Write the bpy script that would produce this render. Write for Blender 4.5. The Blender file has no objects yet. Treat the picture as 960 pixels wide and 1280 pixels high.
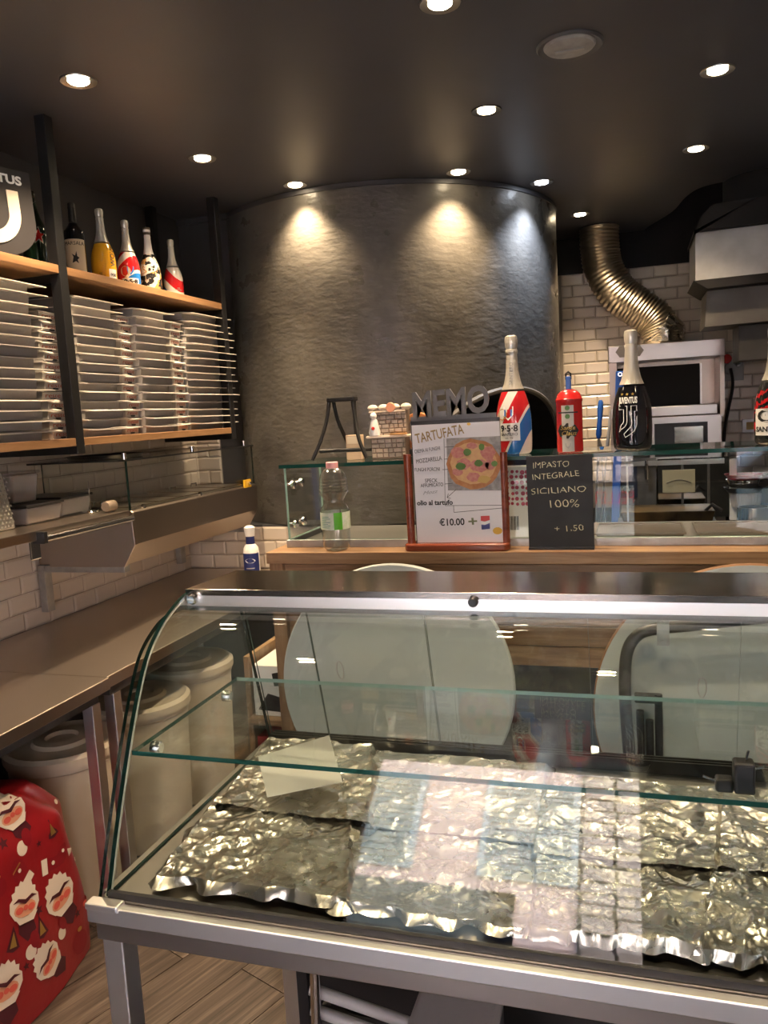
import bpy, bmesh, math, random
from mathutils import Vector, Matrix, noise
random.seed(7)
scene = bpy.context.scene
COL = scene.collection
PI = math.pi

# ------------------------------------------------------------------ camera
cam_d = bpy.data.cameras.new('camera')
cam = bpy.data.objects.new('camera', cam_d)
COL.objects.link(cam)
VY = Vector(((790 - 480) / 1005, (640 - 500) / 1005, -1)).normalized()
VX = -Vector(((-2750 - 480) / 1005, (640 - 700) / 1005, -1))
VX = (VX - VY * VX.dot(VY)).normalized()
VZ = VX.cross(VY)
RM = Matrix((VX, VY, VZ))                      # rows: world axes in camera space
EYE = Vector((0, 0, 1.65))
cam.matrix_world = Matrix.Translation(EYE) @ RM.to_4x4()
cam_d.sensor_fit = 'HORIZONTAL'
cam_d.sensor_width = 36
cam_d.lens = 36 * 1005 / 960
cam_d.clip_start = 0.02
cam_d.clip_end = 200
scene.camera = cam
scene.view_settings.view_transform = 'Standard'
scene.view_settings.look = 'None'
scene.view_settings.gamma = 1
scene.view_settings.exposure = 1.12
scene.cycles.transparent_max_bounces = 40
scene.cycles.max_bounces = 10
scene.cycles.glossy_bounces = 6
scene.cycles.sample_clamp_indirect = 6.0

# ------------------------------------------------------------------ sky, sun, daylight portal
world = bpy.data.worlds.new('sky')
scene.world = world
world.use_nodes = True
wn = world.node_tree.nodes
sky = wn.new('ShaderNodeTexSky')
sky.sky_type = 'NISHITA'
sky.sun_disc = False
sky.sun_elevation = math.radians(48)
sky.sun_rotation = math.radians(20)
sky.air_density = 1.0
sky.dust_density = 2.0
world.node_tree.links.new(sky.outputs[0], wn['Background'].inputs[0])
wn['Background'].inputs[1].default_value = 1.9

def lamp(name, kind, loc, energy, color=(1, 1, 1), **kw):
    d = bpy.data.lights.new(name, kind)
    d.energy = energy
    d.color = color
    for k, v in kw.items():
        setattr(d, k, v)
    o = bpy.data.objects.new(name, d)
    o.location = loc
    COL.objects.link(o)
    return o
sun = lamp('sun', 'SUN', (0, 0, 8), 4.5, (1, .93, .84), angle=math.radians(1))
sun.rotation_euler = Vector((-.28, -.66, -.72)).to_track_quat('-Z', 'Y').to_euler()
portal = lamp('daylight_portal', 'AREA', (0.02, -1.42, 1.2), 1, shape='RECTANGLE', size=2.7, size_y=2.4)
portal.data.cycles.is_portal = True
portal.rotation_euler = (PI / 2, 0, 0)
portal.rotation_euler = Vector((0, 1, 0)).to_track_quat('-Z', 'Z').to_euler()

# ------------------------------------------------------------------ helpers
def ray(px, py):
    return RM @ Vector(((px - 480) / 1005, (640 - py) / 1005, -1))
def at_x(px, py, x):
    r = ray(px, py); return EYE + r * ((x - EYE.x) / r.x)
def at_y(px, py, y):
    r = ray(px, py); return EYE + r * ((y - EYE.y) / r.y)
def at_z(px, py, z):
    r = ray(px, py); return EYE + r * ((z - EYE.z) / r.z)

def origin_of(o):
    v = Vector((0, 0, 0))
    while o is not None:
        v = v + o.location
        o = o.parent
    return v

class MB:
    def __init__(s, M=None):
        s.bm = bmesh.new(); s.M = M or Matrix()
    def v(s, p):
        return s.bm.verts.new(s.M @ Vector(p))
    def f(s, vs, mi=0):
        try:
            fc = s.bm.faces.new(vs); fc.material_index = mi; return fc
        except ValueError:
            return None
    def box(s, a, b, mi=0):
        x0, y0, z0 = a; x1, y1, z1 = b
        p = [s.v(q) for q in ((x0,y0,z0),(x1,y0,z0),(x1,y1,z0),(x0,y1,z0),(x0,y0,z1),(x1,y0,z1),(x1,y1,z1),(x0,y1,z1))]
        for q in ((0,3,2,1),(4,5,6,7),(0,1,5,4),(1,2,6,5),(2,3,7,6),(3,0,4,7)):
            s.f([p[i] for i in q], mi)
        return s
    def hexa(s, lo, hi, mi=0):
        """solid between two matching polygons of 3-D points"""
        a = [s.v(q) for q in lo]; b = [s.v(q) for q in hi]; n = len(a)
        s.f(a[::-1], mi); s.f(b, mi)
        for i in range(n):
            j = (i + 1) % n
            s.f([a[i], a[j], b[j], b[i]], mi)
        return s
    def prism(s, pts, axis, lo, hi, mi=0, cap=None, side=None):
        def P(q, t):
            return {'x': (t, q[0], q[1]), 'y': (q[0], t, q[1]), 'z': (q[0], q[1], t)}[axis]
        a = [s.v(P(q, lo)) for q in pts]; b = [s.v(P(q, hi)) for q in pts]; n = len(a)
        cm = mi if cap is None else cap; sm = mi if side is None else side
        s.f(a[::-1], cm); s.f(b, cm)
        for i in range(n):
            j = (i + 1) % n
            s.f([a[i], a[j], b[j], b[i]], sm)
        return s
    def lathe(s, prof, c=(0, 0, 0), seg=24, mi=0, axis='z', closed=False):
        rings = []
        for r, h in prof:
            ring = []
            for i in range(seg):
                t = 2 * PI * i / seg
                x, y = r * math.cos(t), r * math.sin(t)
                q = {'z': (x, y, h), 'y': (x, h, y), 'x': (h, x, y)}[axis]
                ring.append(s.v((c[0] + q[0], c[1] + q[1], c[2] + q[2])))
            rings.append(ring)
        m = len(rings)
        for k in range(m if closed else m - 1):
            A, B = rings[k], rings[(k + 1) % m]
            mm = mi[k] if isinstance(mi, (list, tuple)) else mi
            for i in range(seg):
                j = (i + 1) % seg
                s.f([A[i], A[j], B[j], B[i]], mm)
        if not closed:
            m0 = mi[0] if isinstance(mi, (list, tuple)) else mi
            m1 = mi[-1] if isinstance(mi, (list, tuple)) else mi
            s.f(rings[0][::-1], m0); s.f(rings[-1], m1)
        return s
    def tube(s, pts, r, seg=10, mi=0, closed=False):
        P = [Vector(p) for p in pts]; n = len(P)
        rr = r if isinstance(r, (list, tuple)) else [r] * n
        rings = []; up = None
        for i in range(n):
            if closed:
                t = P[(i + 1) % n] - P[i - 1]
            else:
                t = P[min(i + 1, n - 1)] - P[max(i - 1, 0)]
            t.normalize()
            if up is None:
                up = Vector((0, 0, 1)) if abs(t.z) < .9 else Vector((1, 0, 0))
            u = (up - t * up.dot(t)).normalized(); w = t.cross(u); up = u
            rings.append([s.v(P[i] + (u * math.cos(2*PI*k/seg) + w * math.sin(2*PI*k/seg)) * rr[i]) for k in range(seg)])
        for k in range(n if closed else n - 1):
            A, B = rings[k], rings[(k + 1) % n]
            for i in range(seg):
                j = (i + 1) % seg
                s.f([A[i], A[j], B[j], B[i]], mi)
        if not closed:
            s.f(rings[0][::-1], mi); s.f(rings[-1], mi)
        return s
    def bar(s, a, b, w, t, mi=0, up=(0, 0, 1)):
        """rectangular bar from a to b, w across (sideways), t along up"""
        a = Vector(a); b = Vector(b); d = (b - a).normalized(); up = Vector(up)
        up = (up - d * up.dot(d)).normalized(); sd = d.cross(up)
        c = [(sd * (w/2 * i) + up * (t/2 * j)) for i, j in ((-1,-1),(1,-1),(1,1),(-1,1))]
        return s.hexa([a + q for q in c], [b + q for q in c], mi)
    def ball(s, c, r, mi=0, seg=12, sc=(1, 1, 1)):
        n = max(5, seg // 2)
        prof = [(max(1e-4, math.sin(PI * i / n)) , -math.cos(PI * i / n)) for i in range(n + 1)]
        rings = []
        for q, h in prof:
            rings.append([s.v((c[0] + r*sc[0]*q*math.cos(2*PI*i/seg), c[1] + r*sc[1]*q*math.sin(2*PI*i/seg), c[2] + r*sc[2]*h)) for i in range(seg)])
        for A, B in zip(rings, rings[1:]):
            for i in range(seg):
                j = (i + 1) % seg
                s.f([A[i], A[j], B[j], B[i]], mi)
        return s
    def build(s, name, mats, parent=None, loc=None, smooth=38, bevel=0, seg=2):
        bm = s.bm
        bmesh.ops.remove_doubles(bm, verts=bm.verts, dist=1e-6)
        bmesh.ops.recalc_face_normals(bm, faces=bm.faces)
        if parent is not None:
            org = origin_of(parent)
        elif loc is not None:
            org = Vector(loc)
        else:
            c = [v.co for v in bm.verts]
            org = Vector(((min(q.x for q in c) + max(q.x for q in c)) / 2, (min(q.y for q in c) + max(q.y for q in c)) / 2, min(q.z for q in c)))
        for v in bm.verts:
            v.co -= org
        me = bpy.data.meshes.new(name)
        bm.to_mesh(me); bm.free()
        for m in (mats if isinstance(mats, (list, tuple)) else [mats]):
            me.materials.append(m)
        if smooth:
            me.shade_smooth()
            me.set_sharp_from_angle(angle=math.radians(smooth))
        o = bpy.data.objects.new(name, me)
        COL.objects.link(o)
        if parent is not None:
            o.parent = parent
        else:
            o.location = org
        if bevel:
            b = o.modifiers.new('edge', 'BEVEL'); b.width = bevel; b.segments = seg; b.limit_method = 'ANGLE'; b.angle_limit = math.radians(40)
        return o

def tag(o, label=None, cat=None, group=None, kind=None):
    if label: o['label'] = label
    if cat: o['category'] = cat
    if group: o['group'] = group
    if kind: o['kind'] = kind
    return o
def thing(name, label, cat, loc, group=None):
    o = bpy.data.objects.new(name, None)
    o.empty_display_size = .05
    o.location = loc
    COL.objects.link(o)
    return tag(o, label, cat, group)
def copy_tree(o, parent=None):
    c = o.copy(); COL.objects.link(c)
    if parent is not None: c.parent = parent
    for ch in list(o.children): copy_tree(ch, c)
    return c
def struct(o):
    o['kind'] = 'structure'; return o

def lettering(s, size, mat, parent, fn, name='lettering', align='CENTER', bold=0.0, shear=0.0, thick=0.0004, width=None):
    """real letters: a text curve turned into a mesh, each vertex placed by fn(x, y, z)"""
    cu = bpy.data.curves.new('writing', 'FONT')
    cu.body = s; cu.size = size; cu.align_x = align; cu.align_y = 'CENTER'
    cu.offset = bold; cu.shear = shear; cu.extrude = thick; cu.resolution_u = 3
    tmp = bpy.data.objects.new('writing', cu)
    me = bpy.data.meshes.new_from_object(tmp)
    bpy.data.objects.remove(tmp)
    org = origin_of(parent)
    k = 1.0
    if width:
        xs = [v.co.x for v in me.vertices]
        k = width / max(1e-6, max(xs) - min(xs))
    for v in me.vertices:
        v.co = Vector(fn(v.co.x * k, v.co.y, v.co.z + thick)) - org
    me.materials.clear(); me.materials.append(mat)
    me.name = name
    o = bpy.data.objects.new(name, me)
    COL.objects.link(o); o.parent = parent
    return o
def flat(o, r, u):
    o = Vector(o); r = Vector(r).normalized(); u = Vector(u).normalized(); n = r.cross(u)
    return lambda x, y, z: o + r * x + u * y + n * z
def poly(pts, mat, parent, fn, name='print', h=0.0003, sub=0):
    """flat print: polygon(s) laid on a surface by fn"""
    m = MB()
    if pts and not isinstance(pts[0][0], (tuple, list)): pts = [pts]
    for pp in pts:
        m.f([m.v(fn(x, y, h)) for x, y in pp])
    return m.build(name, mat, parent, smooth=0)
def patch(x0, x1, y0, y1, mat, parent, fn, name='paper_label', h=0.0005, n=10, k=2):
    m = MB()
    g = [[m.v(fn(x0 + (x1 - x0) * i / n, y0 + (y1 - y0) * j / k, h)) for i in range(n + 1)] for j in range(k + 1)]
    for j in range(k):
        for i in range(n):
            m.f([g[j][i], g[j][i+1], g[j+1][i+1], g[j+1][i]])
    return m.build(name, mat, parent)
def circ(cx, cy, r, n=20, ry=None):
    return [(cx + r * math.cos(2*PI*i/n), cy + (ry or r) * math.sin(2*PI*i/n)) for i in range(n)]
def spline(P, n=8):
    P = [Vector(p) for p in P]; out = []
    for i in range(len(P) - 1):
        a, b, c, d = P[max(i-1, 0)], P[i], P[i+1], P[min(i+2, len(P)-1)]
        for k in range(n):
            t = k / n
            out.append(.5 * ((2*b) + (c-a)*t + (2*a-5*b+4*c-d)*t*t + (3*b-a-3*c+d)*t**3))
    out.append(P[-1])
    return out

# ------------------------------------------------------------------ materials
def mat(name, color, rough=.5, metal=0, var=None, vscale=8, bump=0, bscale=60, stretch=None, coat=0, trans=0, ior=1.45, emit=None, estr=0, spec=.5, detail=4, rvar=0, dist=.002):
    m = bpy.data.materials.new(name); m.use_nodes = True
    nt = m.node_tree; N = nt.nodes; L = nt.links; b = N['Principled BSDF']
    b.inputs['Base Color'].default_value = (*color, 1)
    b.inputs['Roughness'].default_value = rough
    b.inputs['Metallic'].default_value = metal
    b.inputs['IOR'].default_value = ior
    b.inputs['Coat Weight'].default_value = coat
    b.inputs['Coat Roughness'].default_value = .08
    b.inputs['Specular IOR Level'].default_value = spec
    b.inputs['Transmission Weight'].default_value = trans
    if emit:
        b.inputs['Emission Color'].default_value = (*emit, 1); b.inputs['Emission Strength'].default_value = estr
    if var or bump or rvar:
        tc = N.new('ShaderNodeTexCoord'); mp = N.new('ShaderNodeMapping')
        L.new(tc.outputs['Object'], mp.inputs[0])
        mb_ = N.new('ShaderNodeMapping'); L.new(tc.outputs['Object'], mb_.inputs[0])
        if stretch: mb_.inputs['Scale'].default_value = stretch
    if var:
        t = N.new('ShaderNodeTexNoise'); t.inputs['Scale'].default_value = vscale; t.inputs['Detail'].default_value = detail
        L.new(mp.outputs[0], t.inputs['Vector'])
        r = N.new('ShaderNodeValToRGB'); r.color_ramp.elements[0].position = .33; r.color_ramp.elements[1].position = .67
        r.color_ramp.elements[0].color = (*color, 1); r.color_ramp.elements[1].color = (*var, 1)
        L.new(t.outputs['Fac'], r.inputs[0]); L.new(r.outputs[0], b.inputs['Base Color'])
    if rvar:
        t2 = N.new('ShaderNodeTexNoise'); t2.inputs['Scale'].default_value = vscale * 1.7; t2.inputs['Detail'].default_value = 5
        L.new(mp.outputs[0], t2.inputs['Vector'])
        mr = N.new('ShaderNodeMapRange'); mr.inputs[1].default_value = .3; mr.inputs[2].default_value = .7
        mr.inputs[3].default_value = max(0, rough - rvar); mr.inputs[4].default_value = rough + rvar
        L.new(t2.outputs['Fac'], mr.inputs[0]); L.new(mr.outputs[0], b.inputs['Roughness'])
    if bump:
        t3 = N.new('ShaderNodeTexNoise'); t3.inputs['Scale'].default_value = bscale; t3.inputs['Detail'].default_value = 6
        L.new(mb_.outputs[0], t3.inputs['Vector'])
        bp = N.new('ShaderNodeBump'); bp.inputs['Strength'].default_value = bump; bp.inputs['Distance'].default_value = dist
        L.new(t3.outputs['Fac'], bp.inputs['Height']); L.new(bp.outputs[0], b.inputs['Normal'])
    return m

def pane_mat(name, tint, refl=1.0, rough=0.0):
    """window glass: clear slab with Fresnel reflection on both faces"""
    m = bpy.data.materials.new(name); m.use_nodes = True
    nt = m.node_tree; N = nt.nodes; L = nt.links
    N.remove(N['Principled BSDF']); out = N['Material Output']
    g = N.new('ShaderNodeNewGeometry'); mx = N.new('ShaderNodeMapRange')
    mx.inputs[3].default_value = 1.5; mx.inputs[4].default_value = 1 / 1.5
    L.new(g.outputs['Backfacing'], mx.inputs[0])
    fr = N.new('ShaderNodeFresnel'); L.new(mx.outputs[0], fr.inputs['IOR'])
    mu = N.new('ShaderNodeMath'); mu.operation = 'MULTIPLY'; mu.inputs[1].default_value = refl; mu.use_clamp = True
    L.new(fr.outputs[0], mu.inputs[0])
    t = N.new('ShaderNodeBsdfTransparent'); t.inputs[0].default_value = (*tint, 1)
    gl = N.new('ShaderNodeBsdfGlossy'); gl.inputs['Roughness'].default_value = rough
    ms = N.new('ShaderNodeMixShader')
    L.new(mu.outputs[0], ms.inputs[0]); L.new(t.outputs[0], ms.inputs[1]); L.new(gl.outputs[0], ms.inputs[2])
    L.new(ms.outputs[0], out.inputs[0])
    return m

def wood(name, c0, c1, c2, axis=(1, 14, 14), scale=3.0, rough=.45, bump=.12):
    m = bpy.data.materials.new(name); m.use_nodes = True
    nt = m.node_tree; N = nt.nodes; L = nt.links; b = N['Principled BSDF']
    tc = N.new('ShaderNodeTexCoord'); oi = N.new('ShaderNodeObjectInfo'); ad = N.new('ShaderNodeVectorMath'); ad.operation = 'ADD'
    sc = N.new('ShaderNodeVectorMath'); sc.operation = 'SCALE'; sc.inputs[3].default_value = 7.0
    cb = N.new('ShaderNodeCombineXYZ')
    for i in range(3): L.new(oi.outputs['Random'], cb.inputs[i])
    L.new(cb.outputs[0], sc.inputs[0]); L.new(tc.outputs['Object'], ad.inputs[0]); L.new(sc.outputs[0], ad.inputs[1])
    mp = N.new('ShaderNodeMapping'); mp.inputs['Scale'].default_value = axis; L.new(ad.outputs[0], mp.inputs[0])
    t = N.new('ShaderNodeTexNoise'); t.inputs['Scale'].default_value = scale; t.inputs['Detail'].default_value = 8; t.inputs['Roughness'].default_value = .65; t.inputs['Distortion'].default_value = .6
    L.new(mp.outputs[0], t.inputs['Vector'])
    r = N.new('ShaderNodeValToRGB'); e = r.color_ramp.elements
    e[0].position = .3; e[0].color = (*c0, 1); e[1].position = .7; e[1].color = (*c2, 1)
    k = e.new(.5); k.color = (*c1, 1)
    L.new(t.outputs['Fac'], r.inputs[0]); L.new(r.outputs[0], b.inputs['Base Color'])
    b.inputs['Roughness'].default_value = rough
    bp = N.new('ShaderNodeBump'); bp.inputs['Strength'].default_value = bump; bp.inputs['Distance'].default_value = .002
    L.new(t.outputs['Fac'], bp.inputs['Height']); L.new(bp.outputs[0], b.inputs['Normal'])
    return m

M_ceil = mat('ceiling_paint', (.062, .064, .078), .42, var=(.069, .071, .085), vscale=3, bump=.05, bscale=18)
M_dark = mat('dark_wall_paint', (.045, .045, .05), .5, var=(.055, .055, .06), vscale=4, bump=.06, bscale=40)
M_void = mat('soot_black', (.012, .012, .014), .8)
M_plaster = mat('trowelled_plaster', (.070, .066, .060), .34, var=(.122, .113, .099), vscale=4.5, bump=.42, bscale=22, stretch=(.8, .8, 1.7), rvar=.12, detail=12, dist=.008)
M_tile = mat('glazed_tile', (.60, .53, .46), .16, var=(.66, .58, .50), vscale=2.5, bump=.05, bscale=12, spec=.55)
M_grout = mat('grout', (.22, .19, .165), .9)
M_floor = [wood('floor_plank_%d' % i, a, b, c, (1.0, 26, 26), 2.2, .42, .2) for i, (a, b, c) in enumerate([
    ((0.018, 0.012, 0.009), (0.068, 0.048, 0.037), (0.160, 0.118, 0.094)), ((0.014, 0.010, 0.007), (0.056, 0.040, 0.030), (0.136, 0.100, 0.078)), ((0.024, 0.017, 0.013), (0.080, 0.058, 0.045), (0.176, 0.132, 0.106))])]
M_black = mat('black_powder_coat', (.012, .012, .013), .38, bump=.05, bscale=200)
M_oak = wood('oak_shelf', (.20, .10, .042), (.29, .155, .07), (.38, .21, .10), (9, 1, 9), 3, .5)
M_barw = wood('bar_oak', (.17, .09, .042), (.31, .18, .092), (.42, .26, .14), (1, 16, 16), 2.6, .42)
M_barv = wood('bar_oak_upright', (.17, .09, .042), (.29, .17, .086), (.38, .235, .128), (16, 16, 1), 2.6, .42)
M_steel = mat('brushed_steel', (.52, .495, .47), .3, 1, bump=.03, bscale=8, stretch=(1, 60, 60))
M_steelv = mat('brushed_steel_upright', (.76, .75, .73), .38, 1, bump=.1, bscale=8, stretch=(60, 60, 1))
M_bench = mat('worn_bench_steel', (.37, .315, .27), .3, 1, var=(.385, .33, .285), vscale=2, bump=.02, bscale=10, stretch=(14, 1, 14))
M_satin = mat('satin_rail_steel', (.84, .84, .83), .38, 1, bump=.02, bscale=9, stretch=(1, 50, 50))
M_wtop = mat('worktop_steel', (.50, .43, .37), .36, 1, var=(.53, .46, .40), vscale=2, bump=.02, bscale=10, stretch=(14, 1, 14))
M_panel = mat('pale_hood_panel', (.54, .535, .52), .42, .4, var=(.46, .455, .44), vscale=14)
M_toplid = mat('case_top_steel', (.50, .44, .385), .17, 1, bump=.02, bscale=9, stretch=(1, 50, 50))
M_chrome = mat('chrome', (.75, .75, .76), .1, 1)
M_mirror = mat('polished_door_glass', (.62, .64, .65), .06, 1, bump=.05, bscale=6)
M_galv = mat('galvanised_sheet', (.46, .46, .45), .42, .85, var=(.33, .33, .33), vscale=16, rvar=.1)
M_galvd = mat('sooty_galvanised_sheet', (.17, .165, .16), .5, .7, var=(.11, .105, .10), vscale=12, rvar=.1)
M_duct = mat('aluminium_duct', (.58, .51, .41), .34, 1, rvar=.05)
M_milky = mat('milky_plastic', (.55, .52, .50), .25, trans=0)
M_milky.node_tree.nodes['Principled BSDF'].inputs['Alpha'].default_value = .42
M_backp = mat('back_wall_soot_paint', (.013, .013, .015), .6, spec=.2, var=(.022, .021, .023), vscale=5)
M_glass = pane_mat('clear_glass', (.965, .988, .98))
M_glassf = pane_mat('curved_front_glass', (.96, .983, .972), 1.0)
M_gedge = mat('green_glass_edge', (.010, .062, .052), .12, spec=.6)
M_gedged = mat('dark_glass_edge', (.004, .016, .014), .10, spec=.6)
M_gedgel = mat('pale_green_glass_edge', (.10, .19, .165), .12, spec=.6)
M_window = pane_mat('shop_window_glass', (.97, .985, .98))
M_clearp = pane_mat('clear_plastic', (.90, .91, .92), 1.3, .08)
M_pet = pane_mat('thin_bottle_plastic', (.90, .92, .92), 3.0, .12)
M_foil = mat('aluminium_foil', (.79, .76, .70), .25, 1, bump=.10, bscale=45, rvar=.05, vscale=12, dist=.003)
M_white = mat('white_paper', (.80, .79, .77), .6)
M_whitel = mat('white_laminate', (.46, .50, .505), .42, var=(.43, .47, .475), vscale=5)
M_card = mat('grey_cardboard', (.34, .32, .305), .7, var=(.30, .28, .265), vscale=7)
M_cardl = mat('pale_cardboard_edge', (.60, .56, .51), .7)
M_cardp = mat('white_print_board', (.50, .475, .455), .6)
M_redprint = mat('brick_red_print', (.42, .09, .05), .6)
M_bin = mat('cream_plastic', (.58, .49, .37), .42, var=(.63, .535, .41), vscale=3)
M_blackpl = mat('black_plastic', (.018, .018, .02), .35)
M_greypl = mat('grey_plastic', (.35, .35, .35), .4)
M_blue = mat('blue_handle_plastic', (.02, .10, .42), .35)
M_red = mat('red_gloss', (.55, .02, .02), .22, coat=.4)
M_gold = mat('gold_foil_print', (.62, .42, .12), .35, .8)
M_ink = mat('black_ink', (.02, .02, .022), .5)
M_whiteink = mat('white_ink', (.85, .85, .84), .4)
M_greyink = mat('grey_ink', (.35, .35, .36), .6)
M_yellow = mat('yellow_glass', (.85, .42, .02), .12, coat=.5)
M_label = mat('cream_label', (.72, .62, .45), .6)
M_bglass = mat('near_black_glass', (.008, .008, .012), .06, coat=.6)
M_ggl = mat('dark_green_glass', (.01, .03, .016), .07, coat=.6)
M_silver = mat('silver_neck_foil', (.66, .63, .56), .28, .45, bump=.5, bscale=120)
M_slate = mat('chalkboard', (.022, .023, .026), .6, var=(.03, .031, .034), vscale=14)
M_chalk = mat('yellow_chalk', (.80, .74, .48), .9)
M_maho = wood('mahogany', (.13, .025, .012), (.21, .045, .02), (.28, .065, .03), (1, 8, 8), 4, .25, .05)
M_tan = mat('tan_card', (.58, .44, .30), .7)
M_peach = mat('skin_print', (.66, .30, .18), .5)
M_fan = mat('cream_print', (.70, .60, .50), .5)
M_cheek = mat('cheek_print', (.62, .10, .07), .5)
M_darkred = mat('dark_red_print', (.22, .008, .015), .4)
M_plum = mat('plum_print', (.07, .012, .02), .4)
M_blueprint = mat('blue_print', (.03, .16, .50), .3)
# ================================================================== the room
XL, XR, YF, YB, ZC = -2.40, 1.60, -1.30, 5.90, 2.78
OC, OR = (-1.425, 4.892), 1.023                # round oven housing: centre and radius

fl = struct(MB().box((XL, YF, -.12), (XR, YB, -.012)).build('floor', M_void, smooth=0))
def clip(poly_, ax, lim, sign):
    out = []
    for i in range(len(poly_)):
        a, b = poly_[i], poly_[(i + 1) % len(poly_)]
        ia, ib = sign * (a[ax] - lim) <= 0, sign * (b[ax] - lim) <= 0
        if ia: out.append(a)
        if ia != ib:
            t = (lim - a[ax]) / (b[ax] - a[ax])
            out.append((a[0] + t*(b[0]-a[0]), a[1] + t*(b[1]-a[1])))
    return out
ang = math.radians(68)
du, dv = Vector((math.cos(ang), math.sin(ang))), Vector((-math.sin(ang), math.cos(ang)))
PW, PL = .19, 1.25
for i in range(-12, 30):
    for j in range(-7, 8):
        c = du * (j * PL + (i * .47 % 1) * PL) + dv * (i * PW)
        c = Vector((c.x + .4, c.y - .2))
        q = [c, c + du * (PL - .003), c + du * (PL - .003) + dv * (PW - .003), c + dv * (PW - .003)]
        pl = [(p.x, p.y) for p in q]
        for ax, lim, sg in ((0, XL, -1), (0, 1.0, 1), (1, -.4, -1), (1, 3.95, 1)):
            if pl: pl = clip(pl, ax, lim, sg)
        if len(pl) < 3: continue
        # plank modelled along its own x axis, then turned
        m = MB()
        loc = [((Vector(p) - c).dot(du), (Vector(p) - c).dot(dv)) for p in pl]
        m.prism(loc, 'z', -.012, 0)
        o = m.build('plank', M_floor[(i * 3 + j * 5) % 3], None, loc=(0, 0, 0), smooth=0)
        o.location = (c.x, c.y, -(fl.location.z)); o.rotation_euler = (0, 0, ang)
        o.location = Vector((c.x, c.y, 0)) - fl.location
        o.parent = fl

wl = struct(MB().box((XL - .2, YF, 0), (XL, YB, 3.3)).build('wall_left', M_dark, smooth=0))
wb = MB()
wb.box((XL, 4.12, 1.088), (-2.097, 4.28, ZC))
wbu = struct(wb.build('wall_back_left', M_dark, smooth=0))
wbo = struct(MB().box((XL, 3.95, 0), (-.5, 4.12, 1.0875)).build('wall_back_base', M_dark, smooth=0))
wr = struct(MB().box((XL, YB, 0), (XR, YB + .2, 3.3)).build('wall_back', M_backp, smooth=0))
M_rwall = mat('grey_side_wall', (.35, .33, .31), .6, var=(.40, .38, .35), vscale=2)
struct(MB().box((XR, YF, 0), (XR + .2, YB, 3.3)).build('wall_right', M_rwall, smooth=0))
wf = MB()
wf.box((XL, YF - .2, 0), (-1.30, YF, 3.3)); wf.box((1.35, YF - .2, 0), (XR, YF, 3.3)); wf.box((-1.30, YF - .2, 2.38), (1.35, YF, 3.3)); wf.box((.06, YF - .2, 0), (.66, YF, 2.38))  # last box: unseen pier, added to shape the daylight reflections in the case glass
struct(wf.build('wall_front', M_dark, smooth=0))

def tile_mesh(w, h, name='glazed_metro_tile'):
    """bevel-edged metro tile lying in the u-v plane, raised along n; built in x (width), z (height), -y outwards"""
    m = MB(); b = .009
    o = [m.v(p) for p in ((0,0,0),(w,0,0),(w,0,h),(0,0,h))]
    mid = [m.v(p) for p in ((0,-.004,0),(w,-.004,0),(w,-.004,h),(0,-.004,h))]
    t = [m.v(p) for p in ((b,-.009,b),(w-b,-.009,b),(w-b,-.009,h-b),(b,-.009,h-b))]
    for i in range(4):
        j = (i+1) % 4
        m.f([o[i], o[j], mid[j], mid[i]]); m.f([mid[i], mid[j], t[j], t[i]])
    m.f(t)
    bm = m.bm
    bmesh.ops.recalc_face_normals(bm, faces=bm.faces)
    me = bpy.data.meshes.new(name); bm.to_mesh(me); bm.free(); me.materials.append(M_tile)
    return me
TW, TH = .1535, .0765
T_full, T_half = tile_mesh(TW - .0025, TH - .0025), tile_mesh(TW / 2 - .0025, TH - .0025)
def tile_wall(parent, u0, u1, z0, rows, place, rot, skip=None):
    n = 0
    for r in range(rows):
        u = u0
        first = r % 2
        while u < u1 - .02:
            half = first or (u + TW > u1 + .01)
            w = TW / 2 if half else TW
            first = 0
            if not (skip and skip(u, z0 + r * TH)):
                o = bpy.data.objects.new('tile', T_half if half else T_full)
                COL.objects.link(o)
                o.location = Vector(place(u, z0 + r * TH)) - origin_of(parent)
                o.rotation_euler = (random.uniform(-.006, .006), random.uniform(-.006, .006), rot + random.uniform(-.004, .004))
                o.parent = parent; n += 1
            u += w
    return n
def bed(name, a, b, parent):
    return MB().box(a, b).build('grout_bed', M_grout, parent, smooth=0)
bed('g', (XL, 1.45, .82), (XL + .003, 4.12, .85 + 17 * TH), wl)
tile_wall(wl, 1.56, 4.115, .85, 17, lambda u, z: (XL + .003, u, z), PI / 2)
bed('g', (XL, 4.117, 1.09), (XL + TW + .004, 4.12, .85 + 17 * TH), wbu)
bed('g', (XL, 3.947, .82), (-1.15, 3.95, .85 + 3 * TH), wbo)
tile_wall(wbu, XL + .003, XL + TW, .85 + 3 * TH, 14, lambda u, z: (u, 4.117, z), 0)
tile_wall(wbo, XL + .003, -1.20, .85, 3, lambda u, z: (u, 3.947, z), 0)
bed('g', (-.5, YB - .003, .9), (XR, YB, 2.54), wr)
tile_wall(wr, -.46, 1.10, 2.54 - 19 * TH, 19, lambda u, z: (u, YB - .003, z), 0)

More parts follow.
